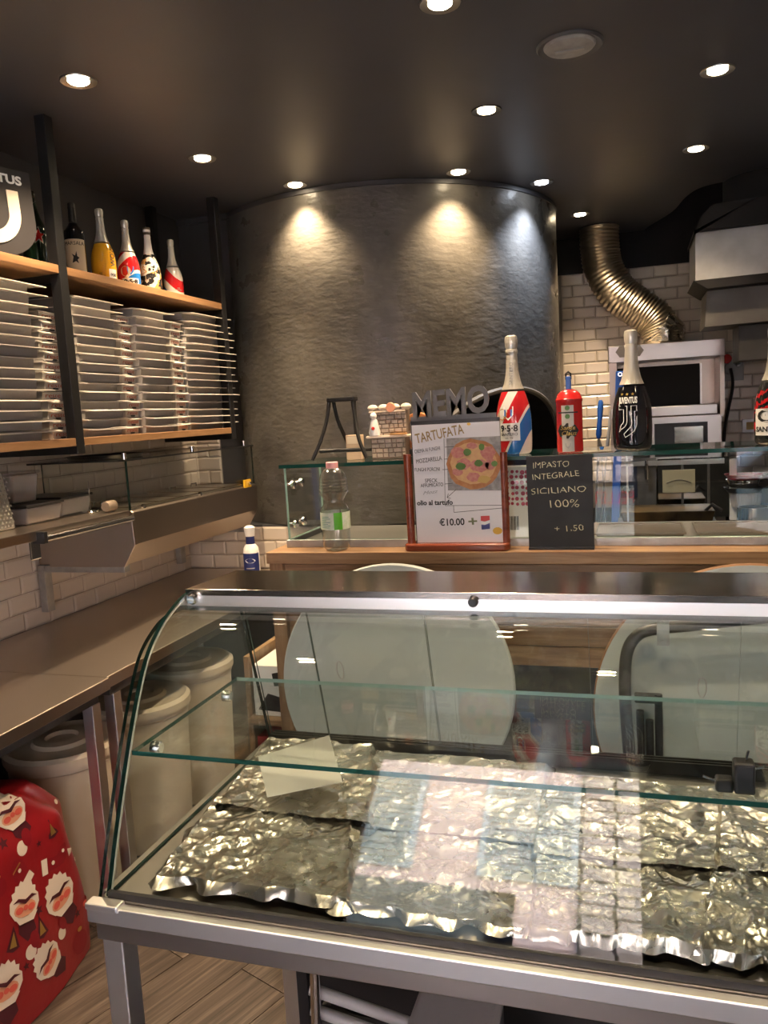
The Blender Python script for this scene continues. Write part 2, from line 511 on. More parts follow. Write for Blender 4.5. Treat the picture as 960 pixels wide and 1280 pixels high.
# lowered ceiling with the open corner above the extractor, and the roof over it
cut = [(.10, YB)] + [(p.x, p.y) for p in spline([(.12, 5.8, 0), (.255, 5.43, 0), (.31, 5.1, 0), (.37, 4.92, 0), (.47, 4.85, 0), (.62, 4.86, 0), (XR, 4.88, 0)], 5)]
cp = [(XL, YF), (XR, YF)] + cut[::-1] + [(XL, YB)]
ceil = struct(MB().prism(cp, 'z', ZC, ZC + .07).build('ceiling', M_ceil, smooth=0))
struct(MB().box((XL - .2, YF - .2, 3.3), (XR + .2, YB + .2, 3.4)).build('roof', M_void, smooth=0))
struct(MB().box((XL, 4.10, ZC - .03), (-2.03, 4.12, ZC - .001)).build('trim_1', M_dark, smooth=0))

# shop front: frame with a big pane and the door leaf
win = struct(MB().box((-1.30, YF - .1, 0), (-1.24, YF - .04, 2.38)).box((1.29, YF - .1, 0), (1.35, YF - .04, 2.38)).box((-1.24, YF - .1, 2.32), (1.29, YF - .04, 2.38)).box((-1.24, YF - .1, 0), (1.29, YF - .04, .06)).box((.0, YF - .1, .06), (.06, YF - .04, 2.32)).box((.66, YF - .1, .06), (.72, YF - .04, 2.32)).build('window_1', M_black, smooth=0))
MB().box((-1.24, YF - .075, .06), (.0, YF - .067, 2.32)).build('pane', M_window, win, smooth=0)
MB().box((.72, YF - .075, .06), (1.29, YF - .067, 2.32)).build('pane', M_window, win, smooth=0)

# ------------------------------------------------------------------ round oven housing
A0, A1, NA, NZ = math.radians(-131.5), math.radians(12), 160, 86
oven = thing('pizza_oven', 'tall round dark plaster pizza oven housing with an arched mouth', 'oven', (OC[0], OC[1], 0))
def on_cyl(t, z, r=OR):
    return (OC[0] + r * math.cos(t), OC[1] + r * math.sin(t), z)
def arch(td):
    k = (td + 36) / 33.0
    return 1.22 + .525 * math.sqrt(max(0, 1 - k * k)) if abs(k) < 1 else 0
Z0 = 1.09
m = MB()
zs = [Z0 + (ZC - .001 - Z0) * j / NZ for j in range(NZ + 1)]
ts = [A0 + (A1 - A0) * i / NA for i in range(NA + 1)]
grid = [[m.v(on_cyl(t, z, OR + .004 * noise.noise((t * 3, z * 2.2, 1)))) for t in ts] for z in zs]
for j in range(NZ):
    for i in range(NA):
        td = math.degrees((ts[i] + ts[i+1]) / 2)
        if (zs[j] + zs[j+1]) / 2 < arch(td) : continue
        m.f([grid[j][i], grid[j][i+1], grid[j+1][i+1], grid[j+1][i]])
m.build('housing_wall', M_plaster, oven, smooth=60)
rim = [on_cyl(math.radians(-36 + 33 * math.cos(a)), 1.22 + .525 * math.sin(a), OR + .004) for a in [PI * k / 40 for k in range(41)]]
rim = [(rim[0][0], rim[0][1], Z0 + .01)] + rim + [(rim[-1][0], rim[-1][1], Z0 + .01)]
MB().tube(rim, .015, 8).build('arch_rim', mat('bare_rim_plaster', (.12, .11, .095), .5, bump=.2, bscale=40), oven)
m = MB()
inn = [Vector(p) for p in rim]
cdir = Vector((-math.cos(math.radians(-36)), -math.sin(math.radians(-36)), 0))
back = [p + cdir * .7 for p in inn]
va = [m.v(p) for p in inn]; vb = [m.v(p) for p in back]
for i in range(len(va) - 1):
    m.f([va[i], va[i+1], vb[i+1], vb[i]])
m.f(vb[::-1]); m.f([va[0], va[-1], vb[-1], vb[0]])
m.build('oven_chamber', M_void, oven, smooth=0)
m = MB()
ra = [m.v(on_cyl(t, ZC - .024, OR + .007)) for t in ts]; rb = [m.v(on_cyl(t, ZC - .002, OR + .007)) for t in ts]; rc_ = [m.v(on_cyl(t, ZC - .026, OR)) for t in ts]
for i in range(NA):
    m.f([ra[i], ra[i+1], rb[i+1], rb[i]]); m.f([rc_[i], rc_[i+1], ra[i+1], ra[i]])
m.build('top_collar', M_dark, oven)

# ------------------------------------------------------------------ recessed ceiling lights
WARM, COOL = (1.0, .74, .46), (.70, .80, 1.0)
M_lamp = mat('lit_lens', (1, .9, .7), .4, emit=(1, .80, .52), estr=22)
M_lampc = mat('lit_cool_lens', (.9, .95, 1), .4, emit=(.80, .88, 1), estr=22)
SP = [((98, 101), 'lit recessed ceiling spotlight above the two-bay bottle shelf, close to its tall black post', 62, 0),
      ((550, 4), 'lit recessed ceiling spotlight cut by the top edge of the picture', 60, 0),
      ((608, 138), 'lit recessed ceiling spotlight with a wide dark rim, below the round ceiling vent', 50, 0),
      ((897, 88), 'large lit recessed ceiling spotlight beyond the round vent, with a warm halo', 50, 0),
      ((253, 198), 'lit recessed ceiling spotlight above the end of the bottle shelf', 62, 0),
      ((369, 231), 'lit recessed spotlight washing the plaster above the black wire stand', 42, 0),
      ((573, 215), 'lit warm recessed spotlight washing the plaster above the menu stand', 42, 0),
      ((677, 228), 'cool bluish recessed spotlight at the edge of the round oven housing', 42, 1),
      ((725, 268), 'small lit recessed spotlight beside the silver flexible duct', 75, 0),
      ((870, 186), 'small lit recessed spotlight in front of the dark ceiling opening', 38, 0)]
for (px, py), lab, pw, cool in SP:
    p = at_z(px, py, ZC)
    t = thing('ceiling_spotlight', lab, 'light', (p.x, p.y, ZC), 'recessed ceiling spotlights')
    r = .045
    MB().lathe([(r, -.001), (r + .012, -.004), (r + .014, 0), (r + .014, .002), (r - .002, .002), (r - .006, .002)], p, 24).build('rim', M_steel if (px, py) != (608, 138) else M_black, t)
    MB().lathe([(.034, .006), (.034, -.003), (.03, -.006), (.0005, -.007)], p, 20).build('lens', M_lampc if cool else M_lamp, t)
    l = lamp('spot_beam', 'SPOT', (0, 0, -.02), pw, COOL if cool else WARM, spot_size=math.radians(105), spot_blend=.85, shadow_soft_size=.03)
    l.parent = t
for x, y, lab_ in ((-.1, .75, 'straight above the front rail of the glass case'), (.75, 1.5, 'above the cut-off end of the glass case'), (-1.2, .8, 'in front of the long worktop')):  # unseen lamps, added overhead for the golden light on the foil
    t = thing('ceiling_spotlight', 'lit recessed ceiling spotlight ' + lab_, 'light', (x, y, ZC), 'spotlights over the shop entrance')
    MB().lathe([(.045, -.001), (.057, -.004), (.059, 0), (.059, .002), (.039, .002)], (x, y, ZC), 24).build('rim', M_steel, t)
    MB().lathe([(.034, .006), (.034, -.003), (.03, -.006), (.0005, -.007)], (x, y, ZC), 20).build('lens', M_lamp, t)
    l = lamp('spot_beam', 'SPOT', (0, 0, -.02), 45, WARM, spot_size=math.radians(105), spot_blend=.85, shadow_soft_size=.03)
    l.parent = t
p = at_z(712, 56, ZC)
t = thing('ceiling_vent', 'round grey metal air valve set in the dark ceiling', 'vent', (p.x, p.y, ZC))
MB().lathe([(.085, -.002), (.10, -.010), (.105, -.004), (.105, .002), (.08, .002)], p, 40).build('rim', mat('vent_rim_paint', (.10, .10, .10), .45), t)
MB().lathe([(.0005, -.016), (.05, -.016), (.076, -.011), (.082, -.004), (.082, .0), (.0005, .0)], p, 40).build('disc', mat('vent_grey_paint', (.36, .36, .36), .45, var=(.24, .24, .24), vscale=22), t)
MB().box((p.x - .045, p.y - .007, ZC - .02), (p.x + .045, p.y + .007, ZC - .0155)).build('slot_bar', M_greypl, t, smooth=0)
# ================================================================== wall shelf
sx0, sx1 = XL + .012, -1.985
shelf = thing('wall_shelf', 'black steel framed wall shelf with two oak boards hung from the ceiling', 'shelf', (-2.2, 2.58, 1.57))
for y in (1.36, 2.57, 3.80):
    for x in (sx1 - .022, XL + .034):
        MB().box((x - .022, y - .022, 1.565), (x + .022, y + .022, ZC)).build('post', M_black, shelf, smooth=0, bevel=.002)
    for z in (1.565, 2.195):
        MB().box((XL + .056, y - .02, z), (sx1 - .044, y + .02, z + .03)).build('crossbar', M_black, shelf, smooth=0)
for y0, y1 in ((1.384, 2.547), (2.593, 3.777)):
    for z in (1.595, 2.225):
        MB().box((XL + .015, y0, z), (sx1 - .002, y1, z + .03)).build('board', M_oak, shelf, smooth=0, bevel=.002)
ZU, ZL = 2.255, 1.625

# ------------------------------------------------------------------ pizza boxes
def box_tray(d, w, h, printed):
    m = MB(); ta = .006
    m.hexa([(0, 0, 0), (d, 0, 0), (d, w, 0), (0, w, 0)], [(ta, ta, h), (d - ta, ta, h), (d - ta, w - ta, h), (ta, w - ta, h)])
    return m
ORD = ['first', 'second', 'third', 'fourth', 'fifth', 'sixth', 'seventh', 'eighth', 'ninth', 'tenth', 'eleventh', 'twelfth', 'thirteenth', 'fourteenth', 'fifteenth', 'sixteenth']
def stack(px0, px1, xf, n, pitch, desc, group, printed=False, over=.03, tab_every=0, seed=1):
    rnd = random.Random(seed)
    y0, y1 = at_x(px0, 460, xf).y, at_x(px1, 460, xf).y
    y1 -= .012; w = y1 - y0; d = xf - (XL + .03)
    proto = None
    for k in range(n):
        z = ZL + k * pitch
        if proto is None:
            t = thing('pizza_box', 'x', 'pizza box', (XL + .03, y0, z), group)
            tr = MB(Matrix.Translation((XL + .03, y0, z)))
            tr.hexa([(0, .004, 0), (d - .004, .004, 0), (d - .004, w - .004, 0), (0, w - .004, 0)], [(0, .004, pitch - .0035), (d, .004, pitch - .0035), (d, w - .004, pitch - .0035), (0, w - .004, pitch - .0035)])
            tr.build('tray', M_cardp if printed else M_card, t, smooth=0)
            ld = MB(Matrix.Translation((XL + .03, y0, z + pitch - .0034)))
            # lid sheet: a thin board reaching past the tray, drooping a little at its free edge
            q = [(0, 0), (d, 0), (d + over, .012), (d + over, w + over * .9), (d, w + over * 1.2), (0, w)]
            top = [(x, y, .0030 if x <= d else -.004) for x, y in q]
            bot = [(x, y, 0 if x <= d else -.0068) for x, y in q]
            ld.hexa(bot, top)
            ld.build('lid', M_cardl, t, smooth=0)
            fn = flat((XL + .03 + d - .002, y0 + w / 2, z + pitch / 2), (0, 1, 0), (-.06, 0, 1))
            if printed:
                lettering('Feste' if w < .22 else 'Buone Feste', .026, M_redprint, t, fn, 'print', width=w * .72, shear=.25)
                poly([(-.018, -pitch/2 + .005), (-.010, -pitch/2 + .001), (.010, -pitch/2 + .001), (.018, -pitch/2 + .005), (.012, -pitch/2 + .0085), (-.012, -pitch/2 + .0085)], M_ink, t, fn, 'thumb_notch', h=.0012)
            else:
                m = MB(); c = circ(w * .36, .0, .0085, 14); c2 = circ(w * .36, .0, .0075, 14)
                va = [m.v(fn(x, y, .0012)) for x, y in c]; vb = [m.v(fn(x, y, .0012)) for x, y in c2]
                for i in range(14): m.f([va[i], va[(i+1) % 14], vb[(i+1) % 14], vb[i]])
                m.build('vent_cut', M_greyink, t, smooth=0)
            proto = t
        else:
            t = copy_tree(proto)
        dx = rnd.uniform(-.012, .009); dy = rnd.uniform(-.003, .003)
        t.location = (XL + .03 + dx, y0 + dy, z)
        t.rotation_euler = (rnd.uniform(-.006, .003), rnd.uniform(-.003, .006), rnd.uniform(-.028, .028))
        i = n - 1 - k
        t['label'] = '%s pizza box, %s from the top of the %s' % ('printed' if printed else 'grey', ORD[i], desc)
stack(-40, 50, -2.02, 15, .0368, 'stack before the black post', 'pizza boxes in the first shelf bay', over=.045, seed=1)
stack(53, 82, -2.08, 13, .0366, 'narrow stack behind the black post', 'pizza boxes in the first shelf bay', True, .015, seed=2)
stack(97, 150, -2.03, 15, .0362, 'front stack of the long bay', 'pizza boxes in the long shelf bay', over=.035, seed=3)
stack(153, 172, -2.06, 14, .0362, 'narrow stack between plain stacks', 'pizza boxes in the long shelf bay', True, .012, seed=4)
stack(174, 214, -2.04, 15, .0362, 'middle stack of the long bay', 'pizza boxes in the long shelf bay', over=.035, seed=5)
stack(216, 231, -2.06, 14, .0366, 'narrow stack beside the end stack', 'pizza boxes in the long shelf bay', True, .01, seed=6)
stack(234, 277, -2.045, 16, .0352, 'end stack by the oven wall', 'pizza boxes in the long shelf bay', over=.06, seed=7)

# ------------------------------------------------------------------ bottles
SPARK = [(.0, .12), (.01, .145), (.05, .158), (.22, .163), (.34, .158), (.44, .138), (.53, .106), (.60, .078), (.68, .060), (.76, .052), (.84, .047)]
def radius_at(prof, h):
    for (h0, r0), (h1, r1) in zip(prof, prof[1:]):
        if h0 <= h <= h1: return r0 + (r1 - r0) * (h - h0) / (h1 - h0)
    return prof[-1][1]
def smooth_prof(prof, n=4):
    return [(p.y, p.x) for p in spline([(h, r, 0) for h, r in prof], n)]
def on_bottle(base, H, prof, th0=-PI / 2, sc=1.0):
    c = Vector(base)
    sp_ = [(h, r) for r, h in smooth_prof(prof)]
    def fn(x, y, z):
        r = radius_at(sp_, y / H) * H * sc
        t = th0 + x / max(r, .004)
        r += z
        return c + Vector((r * math.cos(t), r * math.sin(t), y))
    return fn
def bottle(name, label, group, base, H, body, prof=SPARK, foil=M_silver, foil_from=.54, cork=True, fat=1.0):
    t = thing(name, label, 'bottle', base, group)
    P = [(r * H * fat, h * H) for r, h in smooth_prof(prof)]
    k = [p for p in P if p[1] <= foil_from * H + 1e-6]
    MB().lathe([(.0005, .004 * H)] + k, base, 32).build('glass_body', body, t)
    up = [p for p in P if p[1] >= foil_from * H - 1e-6]
    f = [(r + .0008, h) for r, h in up]
    if cork:
        f += [(.050 * H, .85 * H), (.053 * H, .87 * H), (.046 * H, .885 * H), (.052 * H, .91 * H), (.056 * H, .96 * H), (.050 * H, .99 * H), (.030 * H, 1.0 * H), (.0005, 1.0 * H)]
    else:
        f += [(.047 * H, .93 * H), (.052 * H, .935 * H), (.052 * H, .985 * H), (.048 * H, 1.0 * H), (.0005, 1.0 * H)]
    MB().lathe(f, base, 28).build('neck_foil' if cork else 'neck_capsule', foil, t)
    return t
def swoosh_mat(name, base, bands, k=.9, ns=14, wob=.012):
    """print that runs diagonally round a bottle: bands = [(lo, hi, colour)] along z - k*x in metres (object space)"""
    m = bpy.data.materials.new(name); m.use_nodes = True
    nt = m.node_tree; N = nt.nodes; L = nt.links; b = N['Principled BSDF']
    b.inputs['Roughness'].default_value = .16; b.inputs['Coat Weight'].default_value = .4
    tc = N.new('ShaderNodeTexCoord'); sp = N.new('ShaderNodeSeparateXYZ'); L.new(tc.outputs['Object'], sp.inputs[0])
    ns_ = N.new('ShaderNodeTexNoise'); ns_.inputs['Scale'].default_value = ns; ns_.inputs['Detail'].default_value = 3; L.new(tc.outputs['Object'], ns_.inputs['Vector'])
    a = N.new('ShaderNodeMath'); a.operation = 'MULTIPLY_ADD'; a.inputs[1].default_value = -k; L.new(sp.outputs[0], a.inputs[0]); L.new(sp.outputs[2], a.inputs[2])
    w = N.new('ShaderNodeMath'); w.operation = 'MULTIPLY_ADD'; w.inputs[1].default_value = wob; L.new(ns_.outputs['Fac'], w.inputs[0]); L.new(a.outputs[0], w.inputs[2])
    r = N.new('ShaderNodeValToRGB'); r.color_ramp.interpolation = 'CONSTANT'
    mr = N.new('ShaderNodeMapRange'); mr.inputs[1].default_value = -.2; mr.inputs[2].default_value = .4; L.new(w.outputs[0], mr.inputs[0]); L.new(mr.outputs[0], r.inputs[0])
    e = r.color_ramp.elements; e[0].position = 0; e[0].color = (*base, 1); e.remove(e[1])
    for lo, hi, c in bands:
        x = e.new((lo + .2) / .6); x.color = (*c, 1)
        x = e.new((hi + .2) / .6); x.color = (*base, 1)
    L.new(r.outputs[0], b.inputs['Base Color'])
    return m
CREAM, RED, BLU = (.72, .68, .62), (.52, .015, .02), (.02, .16, .50)

def up_shelf(px, py, x=-2.10):
    p = at_x(px, py, x); return Vector((x, p.y, ZU))
FACE = math.radians(-58)
# black wine bottle with a cream label
b0 = up_shelf(97, 340, -2.13)
WINE = [(0, .11), (.01, .125), (.03, .13), (.58, .13), (.64, .118), (.70, .075), (.75, .052), (.80, .049), (.86, .047)]
t = bottle('wine_bottle', 'black wine bottle with a cream label, first after the tall shelf post', 'bottles on the upper shelf', b0, .30, M_bglass, WINE, M_blackpl, .74, False)
fn = on_bottle(b0, .30, WINE, FACE)
patch(-.048, .048, .03, .155, M_label, t, fn, 'paper_label')
lettering('MARSALA', .02, M_ink, t, lambda x, y, z: fn(x, y + .138, z + .0008), 'lettering', width=.08)
poly([(-.012, .062), (-.006, .085), (-.012, .098), (.0, .090), (.006, .108), (.008, .088), (.016, .082), (.008, .074), (.012, .060), (.002, .068)], M_ink, t, fn, 'emblem', h=.0012)
# yellow sparkling bottle
b1 = up_shelf(132, 355, -2.11)
t = bottle('sparkling_bottle', 'glossy yellow sparkling bottle with a silver neck on the upper shelf', 'bottles on the upper shelf', b1, .31, M_yellow)
fn = on_bottle(b1, .31, SPARK, FACE)
patch(.022, .06, .01, .058, M_white, t, fn, 'paper_label')
lettering('958', .018, M_ink, t, lambda x, y, z: fn(x + .041, y + .034, z + .0008))
lettering('WOW', .035, M_ink, t, lambda x, y, z: fn(.046 - y, .112 + x, z + .0006), width=.085)
lettering('958\nSANTERO', .008, M_ink, t, lambda x, y, z: fn(x - .012, y + .035, z + .0006))
# white one with red and blue sweeps and a shield
b2 = up_shelf(163, 362, -2.11)
t = bottle('sparkling_bottle', 'white sparkling bottle with red and blue sweeps and a ball emblem, on the upper shelf', 'bottles on the upper shelf', b2, .30, swoosh_mat('sweep_print_1', CREAM, [(-.06, .03, BLU), (.045, .115, RED), (.155, .178, RED)]))
fn = on_bottle(b2, .30, SPARK, FACE)
patch(-.03, .045, .012, .045, M_white, t, fn, 'paper_label')
lettering('9·5·8', .024, M_ink, t, lambda x, y, z: fn(x + .008, y + .03, z + .0008), bold=.001, width=.06)
poly(circ(-.012, .075, .022, 18), M_tan, t, fn, 'emblem_ball', h=.0006)
poly([(-.004, .095), (.024, .095), (.024, .075), (.010, .058), (-.004, .075)], M_blueprint, t, fn, 'emblem_shield', h=.0009)
# comic-print bottle
def comic_mat():
    m = bpy.data.materials.new('comic_print'); m.use_nodes = True
    nt = m.node_tree; N = nt.nodes; L = nt.links; b = N['Principled BSDF']; b.inputs['Roughness'].default_value = .25
    tc = N.new('ShaderNodeTexCoord'); v = N.new('ShaderNodeTexVoronoi'); v.inputs['Scale'].default_value = 46; v.inputs['Randomness'].default_value = 1
    nz = N.new('ShaderNodeTexNoise'); nz.inputs['Scale'].default_value = 26; L.new(tc.outputs['Object'], nz.inputs[0])
    mx = N.new('ShaderNodeMix'); mx.data_type = 'VECTOR'; mx.inputs[0].default_value = .08
    L.new(tc.outputs['Object'], mx.inputs[4]); L.new(nz.outputs['Color'], mx.inputs[5]); L.new(mx.outputs[1], v.inputs['Vector'])
    sp = N.new('ShaderNodeSeparateColor'); L.new(v.outputs['Color'], sp.inputs[0])
    r = N.new('ShaderNodeValToRGB'); r.color_ramp.interpolation = 'CONSTANT'; e = r.color_ramp.elements
    e[0].color = (.02, .02, .02, 1); e[0].position = 0; e[1].position = .3; e[1].color = (.72, .68, .60, 1)
    for p_, c in ((.62, (.03, .03, .03, 1)), (.74, (.55, .30, .10, 1)), (.86, (.70, .62, .48, 1))):
        x = e.new(p_); x.color = c
    L.new(sp.outputs[0], r.inputs[0]); L.new(r.outputs[0], b.inputs['Base Color'])
    return m
M_comic = comic_mat()
b3 = up_shelf(190, 368, -2.11)
t = bottle('sparkling_bottle', 'black and white comic patterned sparkling bottle with a white neck', 'bottles on the upper shelf', b3, .30, M_comic, foil=M_white, foil_from=.60)
fn = on_bottle(b3, .30, SPARK, FACE)
MB().lathe([(.016, .268), (.0165, .300), (.0005, .3005)], b3, 20).build('crown_foil', mat('dark_crown', (.10, .08, .06), .4), t)
poly([(-.02, .055), (.028, .075), (.026, .098), (-.022, .078)], M_label, t, fn, 'word_bubble', h=.0006)
lettering('BALI', .02, M_ink, t, lambda x, y, z: fn(x + .003, y + .077 + x * .4, z + .001), width=.04, bold=.001)
# small white one with red over blue
b4 = up_shelf(219, 376, -2.11)
t = bottle('sparkling_bottle', 'cream sparkling bottle with a red band over a blue flame, last on the upper shelf', 'bottles on the upper shelf', b4, .285, swoosh_mat('sweep_print_2', CREAM, [(.0, .045, BLU), (.085, .14, RED)], k=-.9, ns=9, wob=.03))
fn = on_bottle(b4, .285, SPARK, FACE)
lettering('958\nSANTERO', .008, M_greyink, t, lambda x, y, z: fn(x + .02, y + .045, z + .0008))
# dark green bottle with a red star, partly behind the shield
b5 = up_shelf(47, 330, -2.15)
BEER = [(0, .14), (.02, .155), (.40, .158), (.55, .14), (.68, .09), (.80, .062), (.88, .052)]
t = bottle('beer_bottle', 'dark green bottle with a red star, behind the shield sign', 'bottles on the upper shelf', b5, .30, M_ggl, BEER, M_ggl, .86, False)
fn = on_bottle(b5, .30, BEER, FACE)
star = [(.028 * (1 if i % 2 == 0 else .42) * math.sin(PI * i / 5) + .02, .13 + .036 * (1 if i % 2 == 0 else .42) * math.cos(PI * i / 5)) for i in range(10)]
poly(star, M_whiteink, t, fn, 'star_border', h=.0006)
poly([((x - .02) * .8 + .02, (y - .13) * .8 + .13) for x, y in star], M_red, t, fn, 'star', h=.0012)

# ------------------------------------------------------------------ shield sign
sy = at_x(36, 290, -2.03).y
so = Vector((-2.03, sy - .15, ZU))
sg = thing('club_shield_sign', 'dark shield-shaped sign with a white striped letter, leaning on the upper shelf', 'sign', (so.x, so.y, ZU))
rr = Vector((.30, .954, 0)).normalized(); uu = Vector((-.05, 0, 1)).normalized()
sfn = flat(so, rr, uu)
out = [(-.15, .30), (.15, .30), (.15, .12)] + [(.15 * math.cos(a), .115 + .115 * math.sin(a)) for a in [-PI * k / 16 for k in range(17)]] + [(-.15, .12)]
m = MB(); m.hexa([sfn(x, y, -.018) for x, y in out], [sfn(x, y, 0) for x, y in out])
m.build('shield_board', mat('shield_grey_paint', (.020, .018, .021), .5, var=(.025, .022, .025), vscale=8), sg, smooth=30)
lettering('JUVENTUS', .04, M_whiteink, sg, lambda x, y, z: sfn(x, y + .262, z), 'lettering', width=.24, bold=.0015)
def jshape(xr, w, ybot, hook):
    a = [(xr - w, .225), (xr, .225)]
    n = 10
    R = hook
    arc_o = [(xr - R + R * math.cos(-t), ybot + R + R * math.sin(-t)) for t in [PI * .5 * k / n for k in range(n + 1)]]
    arc_i = [(xr - R + (R - w) * math.cos(-t), ybot + R + (R - w) * math.sin(-t)) for t in [PI * .5 * k / n for k in range(n, -1, -1)]]
    return a + arc_o + [(xr - R - .04, ybot + .012), (xr - R - .02, ybot + w + .012)] + arc_i
for xr, yb, hk in ((.095, .04, .11), (.012, .085, .07)):
    J = jshape(xr, .042, yb, hk)
    m = MB(); m.hexa([sfn(x, y, .0003) for x, y in J], [sfn(x, y, .004) for x, y in J])
    m.build('letter_stroke', M_fan, sg, smooth=0)
# ================================================================== refrigerated topping counter on the wall
FX = -1.90
prep = thing('topping_counter', 'steel refrigerated topping counter with a glass guard, bracketed to the tiled wall', 'counter', (-2.2, 2.72, 1.10))
prof = [(XL + .02, 1.325), (FX - .012, 1.325), (FX, 1.318), (FX, 1.19), (FX - .055, 1.105), (XL + .02, 1.105)]
MB().prism(prof, 'y', 2.735, 3.84).build('body', M_bench, prep, smooth=0, bevel=.003)
MB().prism([(XL + .09, 1.305), (FX + .004, 1.305), (FX + .008, 1.19), (FX - .05, 1.10), (XL + .09, 1.10)], 'y', 2.715, 2.735).build('end_panel', M_bench, prep, smooth=0, bevel=.002)
for k in range(5):
    y = 2.83 + k * .20
    o = MB().box((XL + .08, y, 1.3255), (FX - .07, y + .17, 1.331)).build('pan_lid', M_bench, prep, smooth=0, bevel=.002)
    MB().tube([(-2.20, y + .06, 1.331), (-2.20, y + .06, 1.345), (-2.20, y + .11, 1.345), (-2.20, y + .11, 1.331)], .004, 8).build('pan_handle', M_chrome, o)
def slab(a, b, name, parent, axis, edge=None, glass=None):
    """glass sheet: clear faces (material 0) across 'axis', coloured edges (material 1)"""
    m = MB()
    x0, y0, z0 = a; x1, y1, z1 = b
    p = [m.v(q) for q in ((x0,y0,z0),(x1,y0,z0),(x1,y1,z0),(x0,y1,z0),(x0,y0,z1),(x1,y0,z1),(x1,y1,z1),(x0,y1,z1))]
    ax = {'z': (0, 1), 'y': (2, 4), 'x': (3, 5)}[axis]
    for i, q in enumerate(((0,3,2,1),(4,5,6,7),(0,1,5,4),(1,2,6,5),(2,3,7,6),(3,0,4,7))):
        m.f([p[k] for k in q], 0 if i in ax else 1)
    return m.build(name, [glass or M_glass, edge or M_gedge], parent, smooth=0)
slab((FX - .02, 2.74, 1.326), (FX - .012, 3.845, 1.522), 'front_glass', prep, 'x', M_gedged)
slab((XL + .09, 2.725, 1.326), (FX - .012, 2.733, 1.522), 'end_glass', prep, 'y', M_gedged)
slab((XL + .024, 2.72, 1.522), (FX - .005, 3.85, 1.529), 'top_glass', prep, 'z', M_black)
for y in (2.76, 3.28, 3.80):
    MB().lathe([(.008, 0), (.008, .016), (.011, .018), (.011, .024), (.0005, .025)], (FX - .035, y, 1.529), 14).build('glass_stud', M_chrome, prep)
for y in (2.80, 3.25, 3.75):
    MB().lathe([(.009, 0), (.009, .012), (.0005, .0125)], (FX + .0, y, 1.335), 14, axis='x').build('glass_clip', M_chrome, prep)
MB().box((FX - .004, 3.70, 1.315), (FX + .003, 3.775, 1.355)).build('yellow_sticker', mat('yellow_sticker', (.75, .42, .02), .5), prep, smooth=0)
for y in (2.745, 3.80):
    MB().box((XL + .018, y - .022, .905), (XL + .052, y + .022, 1.105)).build('bracket_leg', M_galv, prep, smooth=0, bevel=.002)
    MB().box((XL + .052, y - .018, 1.075), (FX - .06, y + .018, 1.104)).build('bracket_arm', M_galv, prep, smooth=0, bevel=.002)

pan = thing('pizza_pan', 'black round pizza pan lying on the glass top of the topping counter', 'pan', (-2.19, 2.97, 1.529))
MB().lathe([(.0005, 0), (.15, 0), (.162, .014), (.167, .014), (.154, -.0), (.15, .003), (.0005, .003)][:4] + [(.159, .012), (.149, .003), (.0005, .003)], (-2.19, 2.99, 1.5295), 40).build('pan_body', M_blackpl, pan)

# wall ledge in front of it, with what stands on it
led = thing('steel_ledge', 'narrow steel wall ledge in front of the topping counter, with a tube rail', 'shelf', (-2.15, 2.0, 1.29))
MB().box((XL + .015, 1.50, 1.296), (FX, 2.712, 1.33)).build('ledge_plate', M_bench, led, smooth=0, bevel=.003)
MB().tube([(FX + .016, 2.20, 1.30), (FX + .016, 2.70, 1.30)], .013, 12).build('tube_rail', M_chrome, led)
MB().box((FX - .02, 2.185, 1.285), (FX + .03, 2.205, 1.325)).build('rail_end', M_blackpl, led, smooth=0, bevel=.003)
MB().box((XL + .02, 2.235, 1.19), (XL + .06, 2.275, 1.296)).build('ledge_bracket', M_galv, led, smooth=0, bevel=.002)
MB().box((FX - .05, 2.20, 1.225), (FX - .042, 2.25, 1.296)).build('hanging_plate', M_chrome, led, smooth=0, bevel=.004)

p = at_z(10, 662, 1.33); gy = p.y
g = thing('box_grater', 'tall steel box grater standing on the wall ledge', 'grater', (-2.08, gy - .02, 1.33))
lo = [(-2.14, gy - .09, 1.331), (-2.03, gy - .09, 1.331), (-2.03, gy + .02, 1.331), (-2.14, gy + .02, 1.331)]
hi = [(-2.125, gy - .07, 1.525), (-2.045, gy - .07, 1.525), (-2.045, gy, 1.525), (-2.125, gy, 1.525)]
MB().hexa(lo, hi).build('grater_body', M_steelv, g, smooth=0, bevel=.006)
m = MB()
for i in range(13):
    for j in range(6):
        t = i / 13 + .04; yy = gy - .078 + j * .0165 + (.008 if i % 2 else 0)
        x = -2.03 + (-.015) * t; z = 1.345 + i * .0135
        m.hexa([(x, yy - .004, z - .005), (x, yy + .004, z - .005), (x, yy, z + .004)], [(x + .005, yy - .002, z - .004), (x + .005, yy + .002, z - .004), (x + .004, yy, z - .001)])
        xx = -2.135 + j * .0165 + (.008 if i % 2 else 0); y2 = gy - .09 + .02 * t
        m.hexa([(xx - .004, y2, z - .005), (xx + .004, y2, z - .005), (xx, y2, z + .004)], [(xx - .002, y2 - .005, z - .004), (xx + .002, y2 - .005, z - .004), (xx, y2 - .004, z - .001)])
o = m.build('grating_teeth', M_steel, g, smooth=0); o['kind'] = 'stuff'
MB().tube([(-2.12, gy - .035, 1.52), (-2.12, gy - .035, 1.552), (-2.05, gy - .035, 1.552), (-2.05, gy - .035, 1.52)], .007, 8).build('grater_handle', M_blackpl, g)

